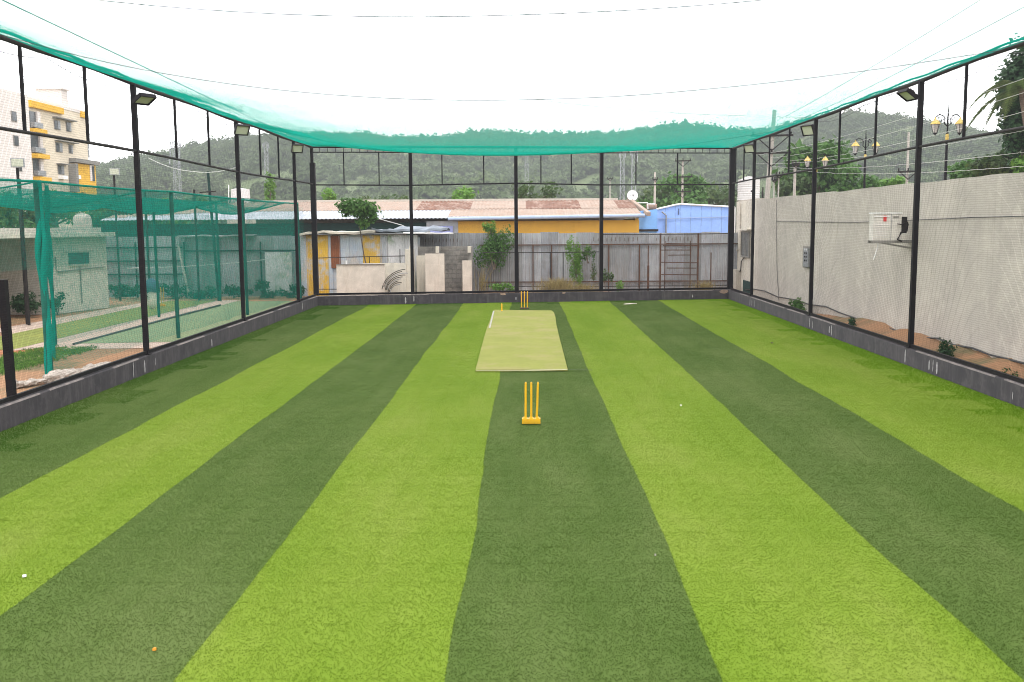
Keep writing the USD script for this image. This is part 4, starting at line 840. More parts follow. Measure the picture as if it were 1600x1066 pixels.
bushlet('large green creeper hanging on the grey fence right of the block shell', (c1[0]+.1, 47.4, c1[2]-.1), .85, 2400, .06, lf_mid, 12, name='creeper', cat='creeper', hang=.8, squash=(.85, .3, 1.15), lobes=9)
c1 = ony(757, 357, 47.3); bushlet('pale green creeper tip rising over the fence top', (c1[0]+.1, 47.5, c1[2]), .40, 420, .055, lf_lime, 13, name='creeper', cat='creeper', squash=(.9, .4, 1.0))
c1 = ony(902, 410, 47.2); bushlet('bright green climber growing up a post of the grey fence', (c1[0], 47.3, c1[2]), .62, 1700, .05, lf_lime, 14, name='creeper', cat='creeper', hang=.8, squash=(.5, .25, 1.55), lobes=10)
c1 = ony(920, 392, 47.2); bushlet('small green climber sprig right of the bright climber', (c1[0], 47.3, c1[2]-.1), .42, 380, .05, lf_mid, 15, name='creeper', cat='creeper', hang=.8, squash=(.6, .3, 1.0))
c1 = ony(928, 420, 47.2); bushlet('thin yellowish climber sprig left of the fourth far post', (c1[0], 47.3, c1[2]), .40, 170, .045, lf_olive, 16, name='creeper', cat='creeper', hang=.8, squash=(.4, .3, 1.3))
c1 = ony(872, 446, 45.5); grass_tuft('clump of dry straw coloured grass behind the far kerb', (c1[0], 45.5, 0), 900, .85, .55, dry_m, 'dry grass', 3, 'dry_grass', 1.2)
c1 = ony(912, 450, 45.5); grass_tuft('low dry grass right of the straw coloured clump', (c1[0], 45.6, 0), 500, .6, .5, dry_m, 'dry grass', 4, 'dry_grass', 1.2)
c1 = ony(790, 450, 45.6); bushlet('low green weeds left of the far stumps behind the kerb', (c1[0], 45.6, .45), .38, 420, .06, lf_lime, 17, squash=(1.5, .6, .7))
c1 = ony(946, 440, 45.4); bushlet('young plant with pale upright leaves by the fourth far post', (c1[0], 45.4, .75), .32, 150, .075, lf_olive, 18, squash=(.6, .6, 1.3))
c1 = ony(750, 430, 45.6); grass_tuft('tall dry stalks beside the block shell', (c1[0], 46.5, 0), 40, 1.6, .35, dry_m, 'dry stalks', 6, 'dry_grass', 1.0)
c1 = ony(968, 450, 45.4); bushlet('small green weed under the iron stake', (c1[0], 45.5, .4), .25, 170, .05, lf_lime, 19)
c1 = ony(1105, 447, 45.6); grass_tuft('sparse weeds right of the iron gate frame', (c1[0], 46.2, 0), 260, .7, .5, dry_m, 'weeds', 7, 'dry_grass', 1.1)
# shrubs and trees behind the shed roof
def row(px, py, Y_, R, n, sz, mat, label, seed, squash=(1, 1, .8), name='roadside_tree', cat='tree'):
    c = ony(px, py, Y_); small_tree(name, label, (c[0], Y_, 0), None, (c[0], Y_, c[2]), np.array(squash)*R, n, sz, mat, seed, .1+R*.03, lobes=9, cat=cat)
row(718, 312, 72, 1.3, 900, .14, lf_lime, 'round bright green bush above the middle of the shed roof', 41)
row(512, 316, 72, .9, 500, .13, lf_lime, 'small upright green bush above the left part of the shed roof', 42, (1, 1, 1.3))
row(598, 320, 74, 1.4, 420, .13, lf_olive, 'thin olive bush just above the shed roof behind the young tree', 43, (1.4, 1, .6))
row(838, 309, 76, 1.5, 700, .14, lf_olive, 'olive green bush above the shed roof right of the centre post', 44, (1.2, 1, .9))
row(1058, 302, 105, 3.2, 2200, .28, lf_mid, 'broad green tree between the two concrete power poles', 45, (1.4, 1, .7))
row(1012, 312, 110, 2.6, 1200, .28, lf_olive, 'olive tree left of the concrete power poles', 46, (1.3, 1, .8))
row(1105, 312, 115, 3.0, 1300, .28, lf_olive, 'olive tree right of the power poles above the blue building', 47, (1.6, 1, .7))
row(660, 322, 80, 1.2, 300, .13, lf_olive, 'low brownish bush above the shed roof left of the rust patch', 48, (1.5, 1, .5))
row(421, 305, 90, 1.4, 700, .16, lf_lime, 'narrow bright green tree on the slope above the left net', 49, (.5, .5, 1.7))
row(790, 320, 82, 1.3, 300, .14, lf_olive, 'low olive bush above the shed roof near the centre post', 50, (1.5, 1, .5))

# ------------------------------------------------------------------ poles, masts and wires
def power_pole(label, px, py, Y_, h_top, arms, r=.15, lean=0.0, name='power_pole'):
    b_ = ony(px, py, Y_); t = Thing(name, label, 'power pole', (b_[0], Y_, 0)); z = ony(px, h_top, Y_)[2]
    part(t, 'shaft', MB().tube([(b_[0]-lean, Y_, 0), (b_[0]+lean*.3, Y_, z)], [r, r*.6], 8), conc)
    for (py_, w, yaw) in arms:
        za = ony(px, py_, Y_)[2]; d = np.array([math.cos(yaw), math.sin(yaw), 0])*w/2; c_ = np.array([b_[0], Y_-.15, za])
        ar = part(t, 'crossarm', MB().bar(c_-d, c_+d+up3*.04, .10), rusty_black)
        for q in (-.9, 0, .9): part(ar, 'insulator', MB().lathe([(.03, 0), (.06, .05), (.03, .09), (.06, .14), (.02, .2)], 8, c_+d*q+up3*.05), rusty_black)
        part(t, 'brace', MB().bar(c_-d*.8, c_-up3*w*.33, .05).bar(c_+d*.8, c_-up3*w*.33, .05), rusty_black)
    return t
power_pole('concrete power pole with two braced crossarms above the blue building', 1066, 320, 90, 252, [(252, 1.45, .1), (277, 1.75, .05), (300, 1.5, .0)], .13)
power_pole('plain concrete power pole left of the braced one', 1023, 320, 95, 269, [(281, .5, 0)], .15)
power_pole('thin far concrete pole above the right end of the shed roof', 953, 310, 120, 279, [(280, .7, 0)], .1)
power_pole('leaning concrete power pole behind the far end of the grey wall', 1203, 312, 54, 172, [(213, 2.3, .1), (240, 2.1, .1)], .17, .45)
power_pole('short concrete pole beside the leaning power pole', 1241, 310, 56, 257, [(259, .4, 0)], .12)
power_pole('concrete power pole with steel crossarm left of the near right post', 1417, 285, 62, 207, [(269, 1.35, .1)], .11)
power_pole('thin wooden pole between the leaning pole and the tall tree', 1216, 310, 60, 268, [(275, .4, 0)], .06)
power_pole('second thin pole just left of the wooden one', 1209, 310, 60, 276, [(283, .3, 0)], .06)
def wire(label, pts, r=.012, mat=cable_m, name='power_line', sag=.0):
    m = MB()
    for a_, b_ in zip(pts[:-1], pts[1:]): m.tube(sagline(a_, b_, sag, 14), r, 4)
    return solo(name, m, mat, label, 'wire')
pp = ony(1203, 212, 54)
for k, (dx, dz, near) in enumerate(((-.95, .15, (1507, 0)), (.0, .2, (1592, 0)), (.95, .15, (1600, 42)))):
    q = ony(near[0], near[1], 20.0); d = q-(pp+[dx, 0, dz]); e_ = pp+[dx, 0, dz]+d*1.35
    wire(('upper power line seen through the roof net, leftmost of three', 'middle power line seen through the roof net', 'lowest power line seen through the roof net, rightmost of three')[k], [pp+[dx, 0, dz], e_], .009, cable_m, sag=.25)
pl = ony(1203, 240, 54)
lw = [(1600, 106), (1600, 128), (1600, 158), (1600, 188), (1600, 222), (1600, 244)]
for k, (a_, b_) in enumerate(lw):
    q = ony(a_, b_, 21.0+k*.3); s0 = pl + [(k % 3-1)*.9, 0, -.1-.14*k]; d = q-s0
    wire(f'pale power line above the right wall, {("highest","second highest","third highest","third lowest","second lowest","lowest")[k]} of the six', [s0, s0+d*1.25], .005, cable_w, sag=.35)
def mast(label, px, py0, py1, Y_, w, panels):
    a_, b_ = ony(px, py1, Y_), ony(px, py0, Y_); t = Thing('lattice_mast', label, 'mast', (a_[0], Y_, 0)); z1 = b_[2]; n = max(8, int(z1/(w*1.6)))
    for sx_ in (-1, 1):
        for sy_ in (-1, 1): part(t, 'leg', MB().bar((a_[0]+sx_*w*.6, Y_+sy_*w*.6, 0), (a_[0]+sx_*w*.42, Y_+sy_*w*.42, z1), .10), alu)
    m = MB()
    for k in range(n):
        za, zb_ = z1*k/n, z1*(k+1)/n; fa, fb = w*(.6-.18*k/n), w*(.6-.18*(k+1)/n); s = 1 if k % 2 else -1
        for yy_ in (-1, 1): m.bar((a_[0]-s*fa, Y_+yy_*fa, za), (a_[0]+s*fb, Y_+yy_*fb, zb_), .06).bar((a_[0]-fb, Y_+yy_*fb, zb_), (a_[0]+fb, Y_+yy_*fb, zb_), .05)
        for xx_ in (-1, 1): m.bar((a_[0]+xx_*fa, Y_-s*fa, za), (a_[0]+xx_*fb, Y_+s*fb, zb_), .06)
    part(t, 'bracing', m, alu, kind='stuff')
    for k in range(panels): part(t, 'antenna', MB().box((a_[0]+(-1)**k*w*.8, Y_-.3*k, z1-1-1.6*(k//2)), (.22, .22, 1.4)), alu)
    return t
mast('lattice telecom mast with antennas left of the second left post', 278, 220, 300, 210, 1.15, 6)
mast('thin lattice mast on the hill above the left end of the far rail', 418, 222, 300, 260, .9, 2)
mast('lattice mast above the shed roof left of the fourth far post', 823, 240, 312, 300, 1.0, 0)
mast('lattice mast above the shed roof, left of the pair near the satellite dish', 972, 236, 310, 260, 1.0, 2)
mast('taller lattice mast right of the pair near the satellite dish', 990, 232, 300, 250, 1.0, 3)
# twin lantern street lamps
def lamp0():
    t = Thing('street_lamp', 'twin lantern street lamp right of the near right post, nearest of three', 'street lamp', (0, 0, 0), 0, 'twin lantern street lamps along the road')
    part(t, 'pole', MB().tube([(0, 0, 0), (0, 0, 7.6)], [.09, .06], 10).lathe([(.14, 0), (.14, .6), (.09, .75)], 10).tube([(0, 0, 8.5), (0, 0, 9.0)], [.04, .008], 8), black, world=False)
    part(t, 'collar', MB().lathe([(.06, 7.25), (.085, 7.3), (.085, 7.5), (.06, 7.55)], 10), lantern_y, world=False)
    m = MB(); m.tube([(0, 0, 7.6), (0, 0, 8.55)], .04, 8)
    for s in (-1, 1): m.tube([(s*.0, 0, 7.9), (s*.16, 0, 8.05), (s*.14, 0, 8.3), (s*.22, 0, 8.42), (s*.42, 0, 8.5), (s*.6, 0, 8.36)], .028, 6).tube([(s*.14, 0, 8.3), (s*.3, 0, 8.2), (s*.34, 0, 8.32), (s*.26, 0, 8.36)], .018, 5)
    part(t, 'arms', m, black, world=False)
    for s in (-1, 1):
        ln = part(t, 'lantern', MB().lathe([(.09, 7.60), (.2, 8.0), (.2, 8.02), (.0, 8.02)], 6, (s*.6, 0, 0)), lantern_g, world=False)
        part(ln, 'hood', MB().lathe([(.25, 8.02), (.22, 8.08), (.1, 8.24), (.04, 8.27), (.03, 8.36), (0, 8.38)], 10, (s*.6, 0, 0)), lantern_y, world=False)
        m = MB()
        for k in range(6): a = k*math.pi/3; m.tube([(s*.6+.095*math.cos(a), .095*math.sin(a), 7.60), (s*.6+.207*math.cos(a), .207*math.sin(a), 8.02)], .012, 4)
        m.lathe([(.0, 7.46), (.03, 7.5), (.1, 7.58), (.1, 7.61)], 8, (s*.6, 0, 0)); part(ln, 'cage_bars', m, black, world=False)
    return t
L0 = lamp0(); q = ony(1480.5, 200, 50); L0.loc = np.array([q[0], 50, 0]); UsdGeom.Xformable(L0.prim).GetOrderedXformOps()[0].Set(Gf.Vec3d(q[0], 50, 0.05))
q = ony(1353.5, 200, 60); dup(L0, (q[0], 60, -.25), 0, 'twin lantern street lamp left of the near right post, middle of three')
q = ony(1277, 200, 69); dup(L0, (q[0], 69, -.55), 0, 'twin lantern street lamp before the tall tree, farthest of three')
# ------------------------------------------------------------------ trees on the right
c = ony(1280, 262, 84)
small_tree('broad_tree', 'broad green tree behind the farthest street lamp and the grey wall', (c[0], 84, 0), None, (c[0], 84, c[2]-1.0), (3.5, 3, 3.3), 6000, .30, lf_mid, 61, .3, lobes=16)
c = ony(1240, 300, 80); row(1250, 300, 80, 2.0, 1500, .22, lf_olive, 'olive bush behind the wall below the broad tree on its left', 62)
row(1330, 292, 78, 2.2, 1700, .22, lf_mid, 'green bush behind the wall below the broad tree on its right', 63)
row(1385, 292, 80, 1.8, 900, .2, lf_lime, 'low light green bush above the wall left of the near right post', 64, (1.3, 1, .5))
row(1520, 264, 52, 1.15, 1500, .13, lf_mid, 'rounded green shrub above the wall beside the nearest street lamp', 65, (1.3, 1, .55))
row(1568, 252, 50, 1.25, 1800, .13, lf_olive, 'olive shrub mass above the wall at the right picture edge', 66, (1.4, 1, .75))
row(1598, 262, 47, .7, 800, .12, lf_lime, 'bright green shrub tip above the wall at the right picture edge', 67, (1, 1, .8))
cb = ony(1596, 150, 48)
small_tree('tall_tree', 'tall dense dark green tree at the right picture edge', (cb[0]+.2, 48, 0), None, (cb[0]+.3, 48, cb[2]-.1), (1.45, 1.2, 3.2), 9500, .13, lf_dark, 68, .22, lobes=16)
# palm
pc = ony(1590, 138, 45.5); pt = Thing('palm_tree', 'coconut palm with drooping fronds in front of the tall dark tree', 'palm tree', (pc[0]+.5, 45.5, 0))
part(pt, 'trunk', MB().tube([(pc[0]+1.3, 45.5, 0), (pc[0]+.9, 45.5, pc[2]*.6), (pc[0]+.15, 45.5, pc[2])], [.2, .15, .12], 10), bark, smooth=True)
r = np.random.default_rng(8)
for k in range(21):
    a = k/21*6.283+.2*r.normal(); el = r.uniform(-.2, 1.0); ln = r.uniform(1.7, 2.5); d = np.array([math.cos(a), math.sin(a)*.9, 0]); base = np.array([pc[0]+.15, 45.5, pc[2]])
    t_ = np.linspace(0, 1, 10); sp = base + d*(ln*t_*math.cos(el*.6))[:, None] + up3*(ln*(math.sin(el)*t_ - (1.0+.3*r.uniform())*t_**2.2*.75))[:, None]
    m = MB().tube(sp, np.linspace(.025, .005, 10), 4); side = np.cross(d, up3)
    for i_ in range(46):
        s = .12+.86*i_/46; p_ = np.array([np.interp(s, t_, sp[:, q_]) for q_ in range(3)]); tl = .42*math.sin(math.pi*min(1, s*.9+.12))+.08
        for sg in (-1, 1):
            e_ = p_ + side*sg*tl*.75 + d*tl*.45 - up3*tl*(.35+.25*r.uniform()); w_ = np.array([0, 0, .026])+d*.016
            m.add([p_-w_, p_+w_, e_], [[0, 1, 2]])
    part(pt, 'frond', m, lf_palm)
# ------------------------------------------------------------------ apartment block at the left
AX = -54.0
ab = Thing('apartment_block', 'cream and golden yellow apartment block behind the left nets', 'building', (AX, 114, 0))
def AY(px, py, x=AX): p = onx(px, py, x); return p[1], p[2]
ya, yb_ = AY(43.5, 160)[0], AY(134, 178)[0]; ztop = AY(45, 157)[1]
part(ab, 'main_wall', MB().box((AX-5, (ya+yb_)/2, ztop/2), (10, yb_-ya, ztop)), bldg_c)
part(ab, 'parapet', MB().box((AX-.1, (ya+yb_)/2, ztop+.2), (.3, yb_-ya, .4)), bldg_w)
y0 = AY(43.5, 150, AX+1.4)[0]; zt2 = AY(20, 143, AX+1.4)[1]
part(ab, 'stair_wing', MB().box((AX-4, (88+y0)/2, zt2/2), (10.8, y0-88, zt2)), bldg_w)
def panel(px0, py0, px1, py1, mat, nm, d=.12, x=AX, parent=None):
    y_a, y_b = AY(px0, (py0+py1)/2, x)[0], AY(px1, (py0+py1)/2, x)[0]; ym_ = .5*(px0+px1); z_a, z_b = AY(ym_, py1, x)[1], AY(ym_, py0, x)[1]
    return part(parent or ab, nm, MB().box((x+d/2-.02, (y_a+y_b)/2, (z_a+z_b)/2), (d+.04, abs(y_b-y_a), z_b-z_a)), mat)
panel(44, 163, 95, 173, bldg_y, 'yellow_band', .35); panel(125, 175, 133.5, 184, bldg_y, 'yellow_band', .2)
for a_ in ((46, 175, 60, 200), (48, 212, 64, 239), (51.5, 249, 65, 275)):
    w_ = panel(*a_, glassd, 'balcony_opening', .05)
    panel(a_[0]+1, a_[3]-8, a_[2]+.5, a_[3], alu, 'balcony_railing', .5, parent=w_)
    panel(a_[2]-4.5, a_[1], a_[2], a_[3], bldg_w, 'side_screen', .25, parent=w_)
for a_ in ((46, 202, 63, 208), (48.5, 241, 67, 248), (51.5, 277, 70, 283)): panel(*a_, bldg_y, 'balcony_slab', .8)
wins = [(84, 188, 93.5, 203), (103, 191, 110.5, 206), (86.5, 223, 97, 238), (107, 226, 113, 240), (90, 258, 99.5, 273), (112, 262, 116.5, 275)]
for i, a_ in enumerate(wins):
    f_ = panel(*a_, bldg_g, 'window', .06); w3 = (a_[2]-a_[0])/2
    for k in range(2): panel(a_[0]+w3*k+.7, a_[1]+1.2, a_[0]+w3*(k+1)-.5, a_[3]-1.2, glassd if k == 0 else alu, 'pane', .10, parent=f_)
for a_ in ((82, 185.5, 113, 187.5), (85, 221, 116, 222.5), (88, 256, 103, 257.5)): panel(*a_, bldg_g, 'sun_ledge', .6)
for a_ in ((91, 274.5, 98.5, 280), (113, 274, 119, 280)): panel(*a_, white_m, 'air_conditioner', .6)
panel(107.5, 250, 145, 256, bldg_g, 'grey_frame', .9); panel(107.5, 256, 111.5, 300, bldg_g, 'grey_frame', .9); panel(111.5, 257, 144, 305, bldg_y, 'yellow_bay', .5)
f_ = panel(134, 258, 140, 283, bldg_w, 'bay_opening', .56); panel(137, 260, 140.5, 283, glassd, 'pane', .6, parent=f_)
for a_ in ((17, 174, 25.5, 190), (20.5, 212, 28.5, 228), (28, 258, 34, 268)): f_ = panel(*a_, bldg_g, 'window', .06, AX+1.4); panel(a_[0]+1.2, a_[1]+1.2, a_[2]-1, a_[3]-1.2, glassd, 'pane', .09, AX+1.4, f_)
for k in range(5): zz_ = AY(137, 190+k*14)[1]; part(ab, 'side_balcony', MB().box((AX-1.0, yb_+.5, zz_), (1.6, 1.0, .12)).box((AX-.25, yb_+.5, zz_+.55), (.05, 1.0, .9)), alu)
part(ab, 'roof_tank_room', MB().box((AX-2, AY(108, 160)[0], ztop+1.2), (3, 1.6, 2.4)).box((AX-2, AY(108, 160)[0], ztop+2.45), (3.3, 1.9, .15)), bldg_w)
# ------------------------------------------------------------------ left practice area
def lane(name, pts, mat, z): return solo(name, poly([onz(a_, b_)[:2] for a_, b_ in pts], z), mat, kind='structure')
LX = dict(a=-16.2, b=-14.1, c=-12.93)
solo('practice_lane', MB().grid(np.array([[(-16.3, 27.2, -.004), (-14.15, 26.9, -.004)], [(-16.1, 44.5, -.004), (-13.95, 44.5, -.004)]])), lane_y, kind='structure')
solo('concrete_path', MB().grid(np.array([[(-17.6, 32, -.012), (-16.2, 31.0, -.012)], [(-16.9, 44.8, -.012), (-15.9, 44.8, -.012)]])), path_m, kind='structure')
solo('concrete_path', MB().grid(np.array([[(-14.3, 26.6, -.008), (-12.95, 27.6, -.008)], [(-13.95, 44.8, -.008), (-12.92, 44.8, -.008)]])), path_m, kind='structure')
solo('practice_lane', MB().grid(np.array([[(-12.93, 28.3, -.004), (-10.3, 28.6, -.004)], [(-12.9, 44, -.004), (-10.0, 44, -.004)]])), lane_g, kind='structure')
solo('concrete_path', MB().grid(np.array([[(-12.9, 27.0, -.010), (-10.4, 27.2, -.010)], [(-12.93, 28.3, -.010), (-10.3, 28.6, -.010)]])), path_m, kind='structure')
solo('lane_kerb', MB().tube([(-12.93, 28, 0.01), (-12.93, 36, .03), (-12.85, 41.5, .03)], .04, 5), cable_m, 'dark hose lying along the edge of the practice lane', 'hose')
solo('grass_patch', poly([(-13.9, 21.8), (-12.1, 22.6), (-11.9, 27.4), (-12.6, 27.6), (-13.6, 25.5)], -.012), M('patchy_grass', (.10, .16, .03), (.17, .17, .06), 1.5, .95, .01, 40), kind='structure')
gp = [(np.array([-13.2+.9*r.uniform(-.6, 1.1), 22+5*r.uniform()]), 0) for _ in range(1)]
nn = 500; rx = np.random.default_rng(77); gx = -13.6+1.6*rx.uniform(size=nn); gy = 21.8+5.6*rx.uniform(size=nn)
instancer('/World/verge_grass', [(grass_tile(91, 60, .07, .6, .006), lf_lime), (grass_tile(92, 60, .06, .6, .006), lf_mid)], np.stack([gx, gy, 0*gx-.012], -1), rx.integers(0, 2, nn), rx.uniform(0, 6.3, nn), rx.uniform(.6, 1.2, nn), 'patchy green grass beside the practice nets')
solo('red_soil', poly([(-14.6, 25.4), (-13.5, 26.3), (-13.3, 27.1), (-14.6, 27.3), (-16, 26.5), (-16.5, 25.5)], -.014), M('red_earth', (.42, .13, .05), (.34, .13, .06), 2, .95), kind='structure')
# frames of the practice nets
NZ = 4.36
pf = Thing('practice_cage', 'green wrapped posts and top cables of the left practice nets', 'frame', (-10.7, 30, 0))
near = [(78, 585, .085), (279, 528, .062), (387, 492, .06), (470, 468, .06)]
posts_l = []
for px, py, r0 in near:
    b_ = onz(px, py); posts_l.append((b_[0], b_[1])); part(pf, 'post', MB().tube([(b_[0], b_[1], 0), (b_[0]-.03, b_[1], NZ)], r0, 8), green_post, smooth=True)
for x, y in ((-13.45, 28.0), (-13.6, 36.5), (-13.7, 44.3)): part(pf, 'post', MB().tube([(x, y, 0), (x-.02, y, NZ)], .055, 8), green_post, smooth=True)
for x, y in ((-17.06, 33.7), (-14.75, 44.6), (-16.9, 44.4)): part(pf, 'inner_post', MB().tube([(x, y, 0), (x-.02, y, NZ+.6)], .055, 8), rusty_black, smooth=True)
part(pf, 'top_cable', MB().tube(sagline((-11.3, 14, NZ), (posts_l[0][0], posts_l[0][1], NZ), .05), .03, 6).tube(sagline((posts_l[0][0], posts_l[0][1], NZ), (posts_l[1][0], posts_l[1][1], NZ), .03), .03, 6).tube(sagline((posts_l[1][0], posts_l[1][1], NZ), (posts_l[3][0], posts_l[3][1], NZ-.05), .05), .03, 6), net_teal2)
part(pf, 'top_cable', MB().tube(sagline((-13.45, 28, NZ), (-13.7, 44.3, NZ), .08), .02, 6), net_teal2)
part(pf, 'cross_cable', MB().tube(sagline((-17, 28, NZ), (posts_l[0][0], posts_l[0][1], NZ), .1), .02, 6), net_teal2)
# net gathered round the near post
gbm = MB(); rg = np.random.default_rng(5); bx_, by_ = posts_l[0]
for k in range(5):
    zz_ = np.linspace(.0, NZ, 24); th = rg.uniform(0, 6.28); off = .03+.025*np.sin(zz_*2.1+k)+.06*np.exp(-((zz_-2.9)/.5)**2)
    gbm.tube(np.stack([bx_+np.cos(th+zz_*.8)*off, by_+np.sin(th+zz_*.8)*off, zz_], -1), .045+.025*np.sin(zz_*1.7+k*2)**2, 7)
solo('gathered_net', gbm, net_teal2, 'thick teal bundle of net gathered round the nearest practice post', 'net')
kw = dict(name='practice_net', mat=net_teal2, r=.0016)
side_net('teal net wall of the practice lane nearest the left kerb', (posts_l[0][0], posts_l[0][1], 0), (posts_l[2][0], posts_l[2][1], 0), .05, NZ, .034, seg=12, wob=.10, amp=.03, **kw)
side_net('teal net wall reaching the far left corner of the practice area', (posts_l[2][0], posts_l[2][1], 0), (posts_l[3][0], posts_l[3][1], 0), .05, NZ, .034, seg=12, wob=.10, amp=.03, **kw)
side_net('teal net wall between the two practice lanes', (-13.45, 28, 0), (-13.7, 44.3, 0), .05, NZ, .034, seg=12, wob=.12, amp=.03, **kw)
side_net('teal net wall across the far end of the practice lanes', (-17, 44.9, 0), (-10.0, 44.9, 0), .05, NZ-.2, .036, seg=10, wob=.12, amp=.03, **kw)
side_net('teal net wall in front of the low cream shed', (-17.0, 29, 0), (-16.95, 44.5, 0), 1.9, NZ-.4, .036, seg=10, wob=.12, amp=.03, **kw)
side_net('short teal net return at the near end of the practice lanes', (-13.45, 28, 0), (posts_l[0][0]+.05, posts_l[0][1]+.2, 0), .3, NZ, .036, seg=12, wob=.2, amp=.04, **kw)
# practice roof nets: sagging teal sheets of net
def net_sheet(label, x0, x1, y0, y1, z, sag, step=.034, r=.0016):
    m = MB()
    def s(x, y): u = (x-x0)/(x1-x0)*2-1; v_ = (y-y0)/(y1-y0); w = np.abs(np.sin(v_*math.pi*3)); return np.stack([x, y, z - sag*(1-u*u)*(.35+.65*w) + .05*(meshkit.noise(np.stack([x, y, 0*x], -1), 2)-.5)], -1)
    Y_, X2 = np.meshgrid(np.arange(y0, y1, step), np.linspace(x0, x1, 12), indexing='ij'); m.tubes(s(X2, Y_), r)
    X2, Y_ = np.meshgrid(np.arange(x0, x1, step), np.linspace(y0, y1, 40), indexing='ij'); m.tubes(s(X2, Y_), r)
    solo('practice_net', m, net_teal2, label, 'net')
net_sheet('teal net roof sagging over the practice lane nearest the left kerb', -13.45, -10.6, 20, 44.8, NZ, .55)
net_sheet('teal net roof sagging over the practice lane by the low shed', -17.0, -13.45, 20, 44.5, NZ, .55)
# far practice stumps, bag
b = onz(252.5, 478.5); stumps('cricket_stumps', 'yellow stumps standing in the practice lane behind the teal nets', (b[0], b[1], 0), (stump_y, stump_y), .06, .33, .80, (0, 0, 0), .105, True)
b = onz(239, 483); kb = Thing('kit_bag', 'blue and pale kit bag by the corrugated wall in the practice lane', 'bag', (b[0], b[1], 0))
bm = trimesh.creation.icosphere(2, 1.0); v = np.array(bm.vertices)*[.22, .16, .42]; v += (meshkit.noise(v*6, 3)[:, None]-.5)*.08; v[:, 2] = np.maximum(v[:, 2]+.40, 0)
part(kb, 'body', (v, np.array(bm.faces)), tarp, world=False, smooth=True)
v2 = np.array(bm.vertices)*[.30, .2, .30]; v2 += (meshkit.noise(v2*5, 8)[:, None]-.5)*.12; v2[:, 2] += .95
part(kb, 'blue_cover', (v2, np.array(bm.faces)), bluep, world=False, smooth=True); part(kb, 'strap', MB().tube([(-.15, -.1, .5), (-.3, -.1, .7), (-.15, -.1, 1.0)], .02, 5), rusty_black, world=False)
# rubble along the outside of the left kerb
ORD = 'first second third fourth fifth sixth seventh eighth ninth tenth eleventh twelfth thirteenth fourteenth fifteenth sixteenth'.split()
for k in range(16):
    q = np.interp(k+.6*rg.uniform(), [0, 3, 6, 9, 12, 16], [20, 48, 80, 108, 130, 172]); q = onz(q, np.interp(q, [20, 60, 110, 172], [607, 600, 590, 577])); x, y = q[0], q[1]
    s = trimesh.creation.icosphere(2, 1.0); v = np.array(s.vertices); v = v*(.75+.6*meshkit.noise(v*2.2+k*5, k)[:, None])*rg.uniform(.05, .24)*rg.uniform(.6, 1.2, 3)*[1, 1.4, .7]
    solo('rubble_lump', (v+[x, y, .06], np.array(s.faces)), rock_m, f'white lump of rubble outside the left kerb wall, {ORD[k]} from the left picture edge', 'rubble', 'white rubble lumps along the left kerb')
# low cream shed
cs_ = Thing('cream_shed', 'low cream rendered shed with flat concrete roof behind the practice nets', 'shed', (-18, 38, 0))
part(cs_, 'front_wall', MB().add([(-18.15, 37.9, 0), (-17.3, 40.9, 0), (-17.3, 40.9, 2.95), (-18.15, 37.9, 2.95), (-18.35, 37.95, 0), (-17.5, 40.95, 0), (-17.5, 40.95, 2.95), (-18.35, 37.95, 2.95)], [[0, 1, 2, 3], [5, 4, 7, 6], [1, 5, 6, 2], [4, 0, 3, 7]]), plaster_c)
part(cs_, 'side_wall', MB().box((-19.5, 40.95, 1.47), (4.2, .2, 2.95)), plaster_c)
part(cs_, 'inner_wall', MB().box((-21.6, 33.5, 1.47), (.2, 15, 2.95)), plaster)
part(cs_, 'partition', MB().box((-20.0, 37.85, 1.47), (3.5, .15, 2.95)), plaster)
part(cs_, 'roof_slab', MB().add(*arr(trimesh.util.concatenate([trimesh.creation.extrude_polygon(__import__('shapely').Polygon([(-22, 22), (-18.75, 22), (-18.5, 35), (-16.85, 40.8), (-17.1, 41.4), (-22, 41.4)]), .16, transform=trimesh.transformations.translation_matrix((0, 0, 2.95)))]))), plaster_c)
part(cs_, 'roof_upstand', MB().add(*arr(trimesh.creation.extrude_polygon(__import__('shapely').Polygon([(-22, 22), (-19.3, 22), (-19.1, 35), (-17.5, 40.6), (-17.6, 41.2), (-22, 41.2)]), .2, transform=trimesh.transformations.translation_matrix((0, 0, 3.11))))), plaster)
for y in (24, 29.5, 35): part(cs_, 'pillar', MB().box((-19.1, y, 1.47), (.22, .22, 2.95)), plaster_c)
w0, w1 = np.array([-17.93, 38.75, 0]), np.array([-17.60, 39.9, 0]); wd = (w1-w0); wn = np.array([wd[1], -wd[0], 0])/np.linalg.norm(wd)
v = [w0+wn*.02+up3*1.86, w1+wn*.02+up3*1.86, w1+wn*.02+up3*2.33, w0+wn*.02+up3*2.33]; w_ = part(cs_, 'window', MB().add(v, [[0, 1, 2, 3]]), glassd)
part(w_, 'sill', MB().bar(w0+wn*.05+up3*1.84, w1+wn*.05+up3*1.84, .06), plaster); part(w_, 'lintel', MB().bar(w0+wn*.07-wd*.15+up3*2.36, w1+wn*.07+wd*.15+up3*2.36, .07), plaster)
part(cs_, 'wall_pipe', MB().tube([w0+wn*.06-wd*.6+up3*2.2, w0+wn*.06-wd*.6+up3*1.7, w0+wn*.06-wd*.5+up3*1.62, w1+wn*.06+wd*.7+up3*1.7], .025, 6).tube([(w0+w1)/2+wn*.06+up3*1.75, (w0+w1)/2+wn*.06+up3*.3], .025, 6), bldg_g)
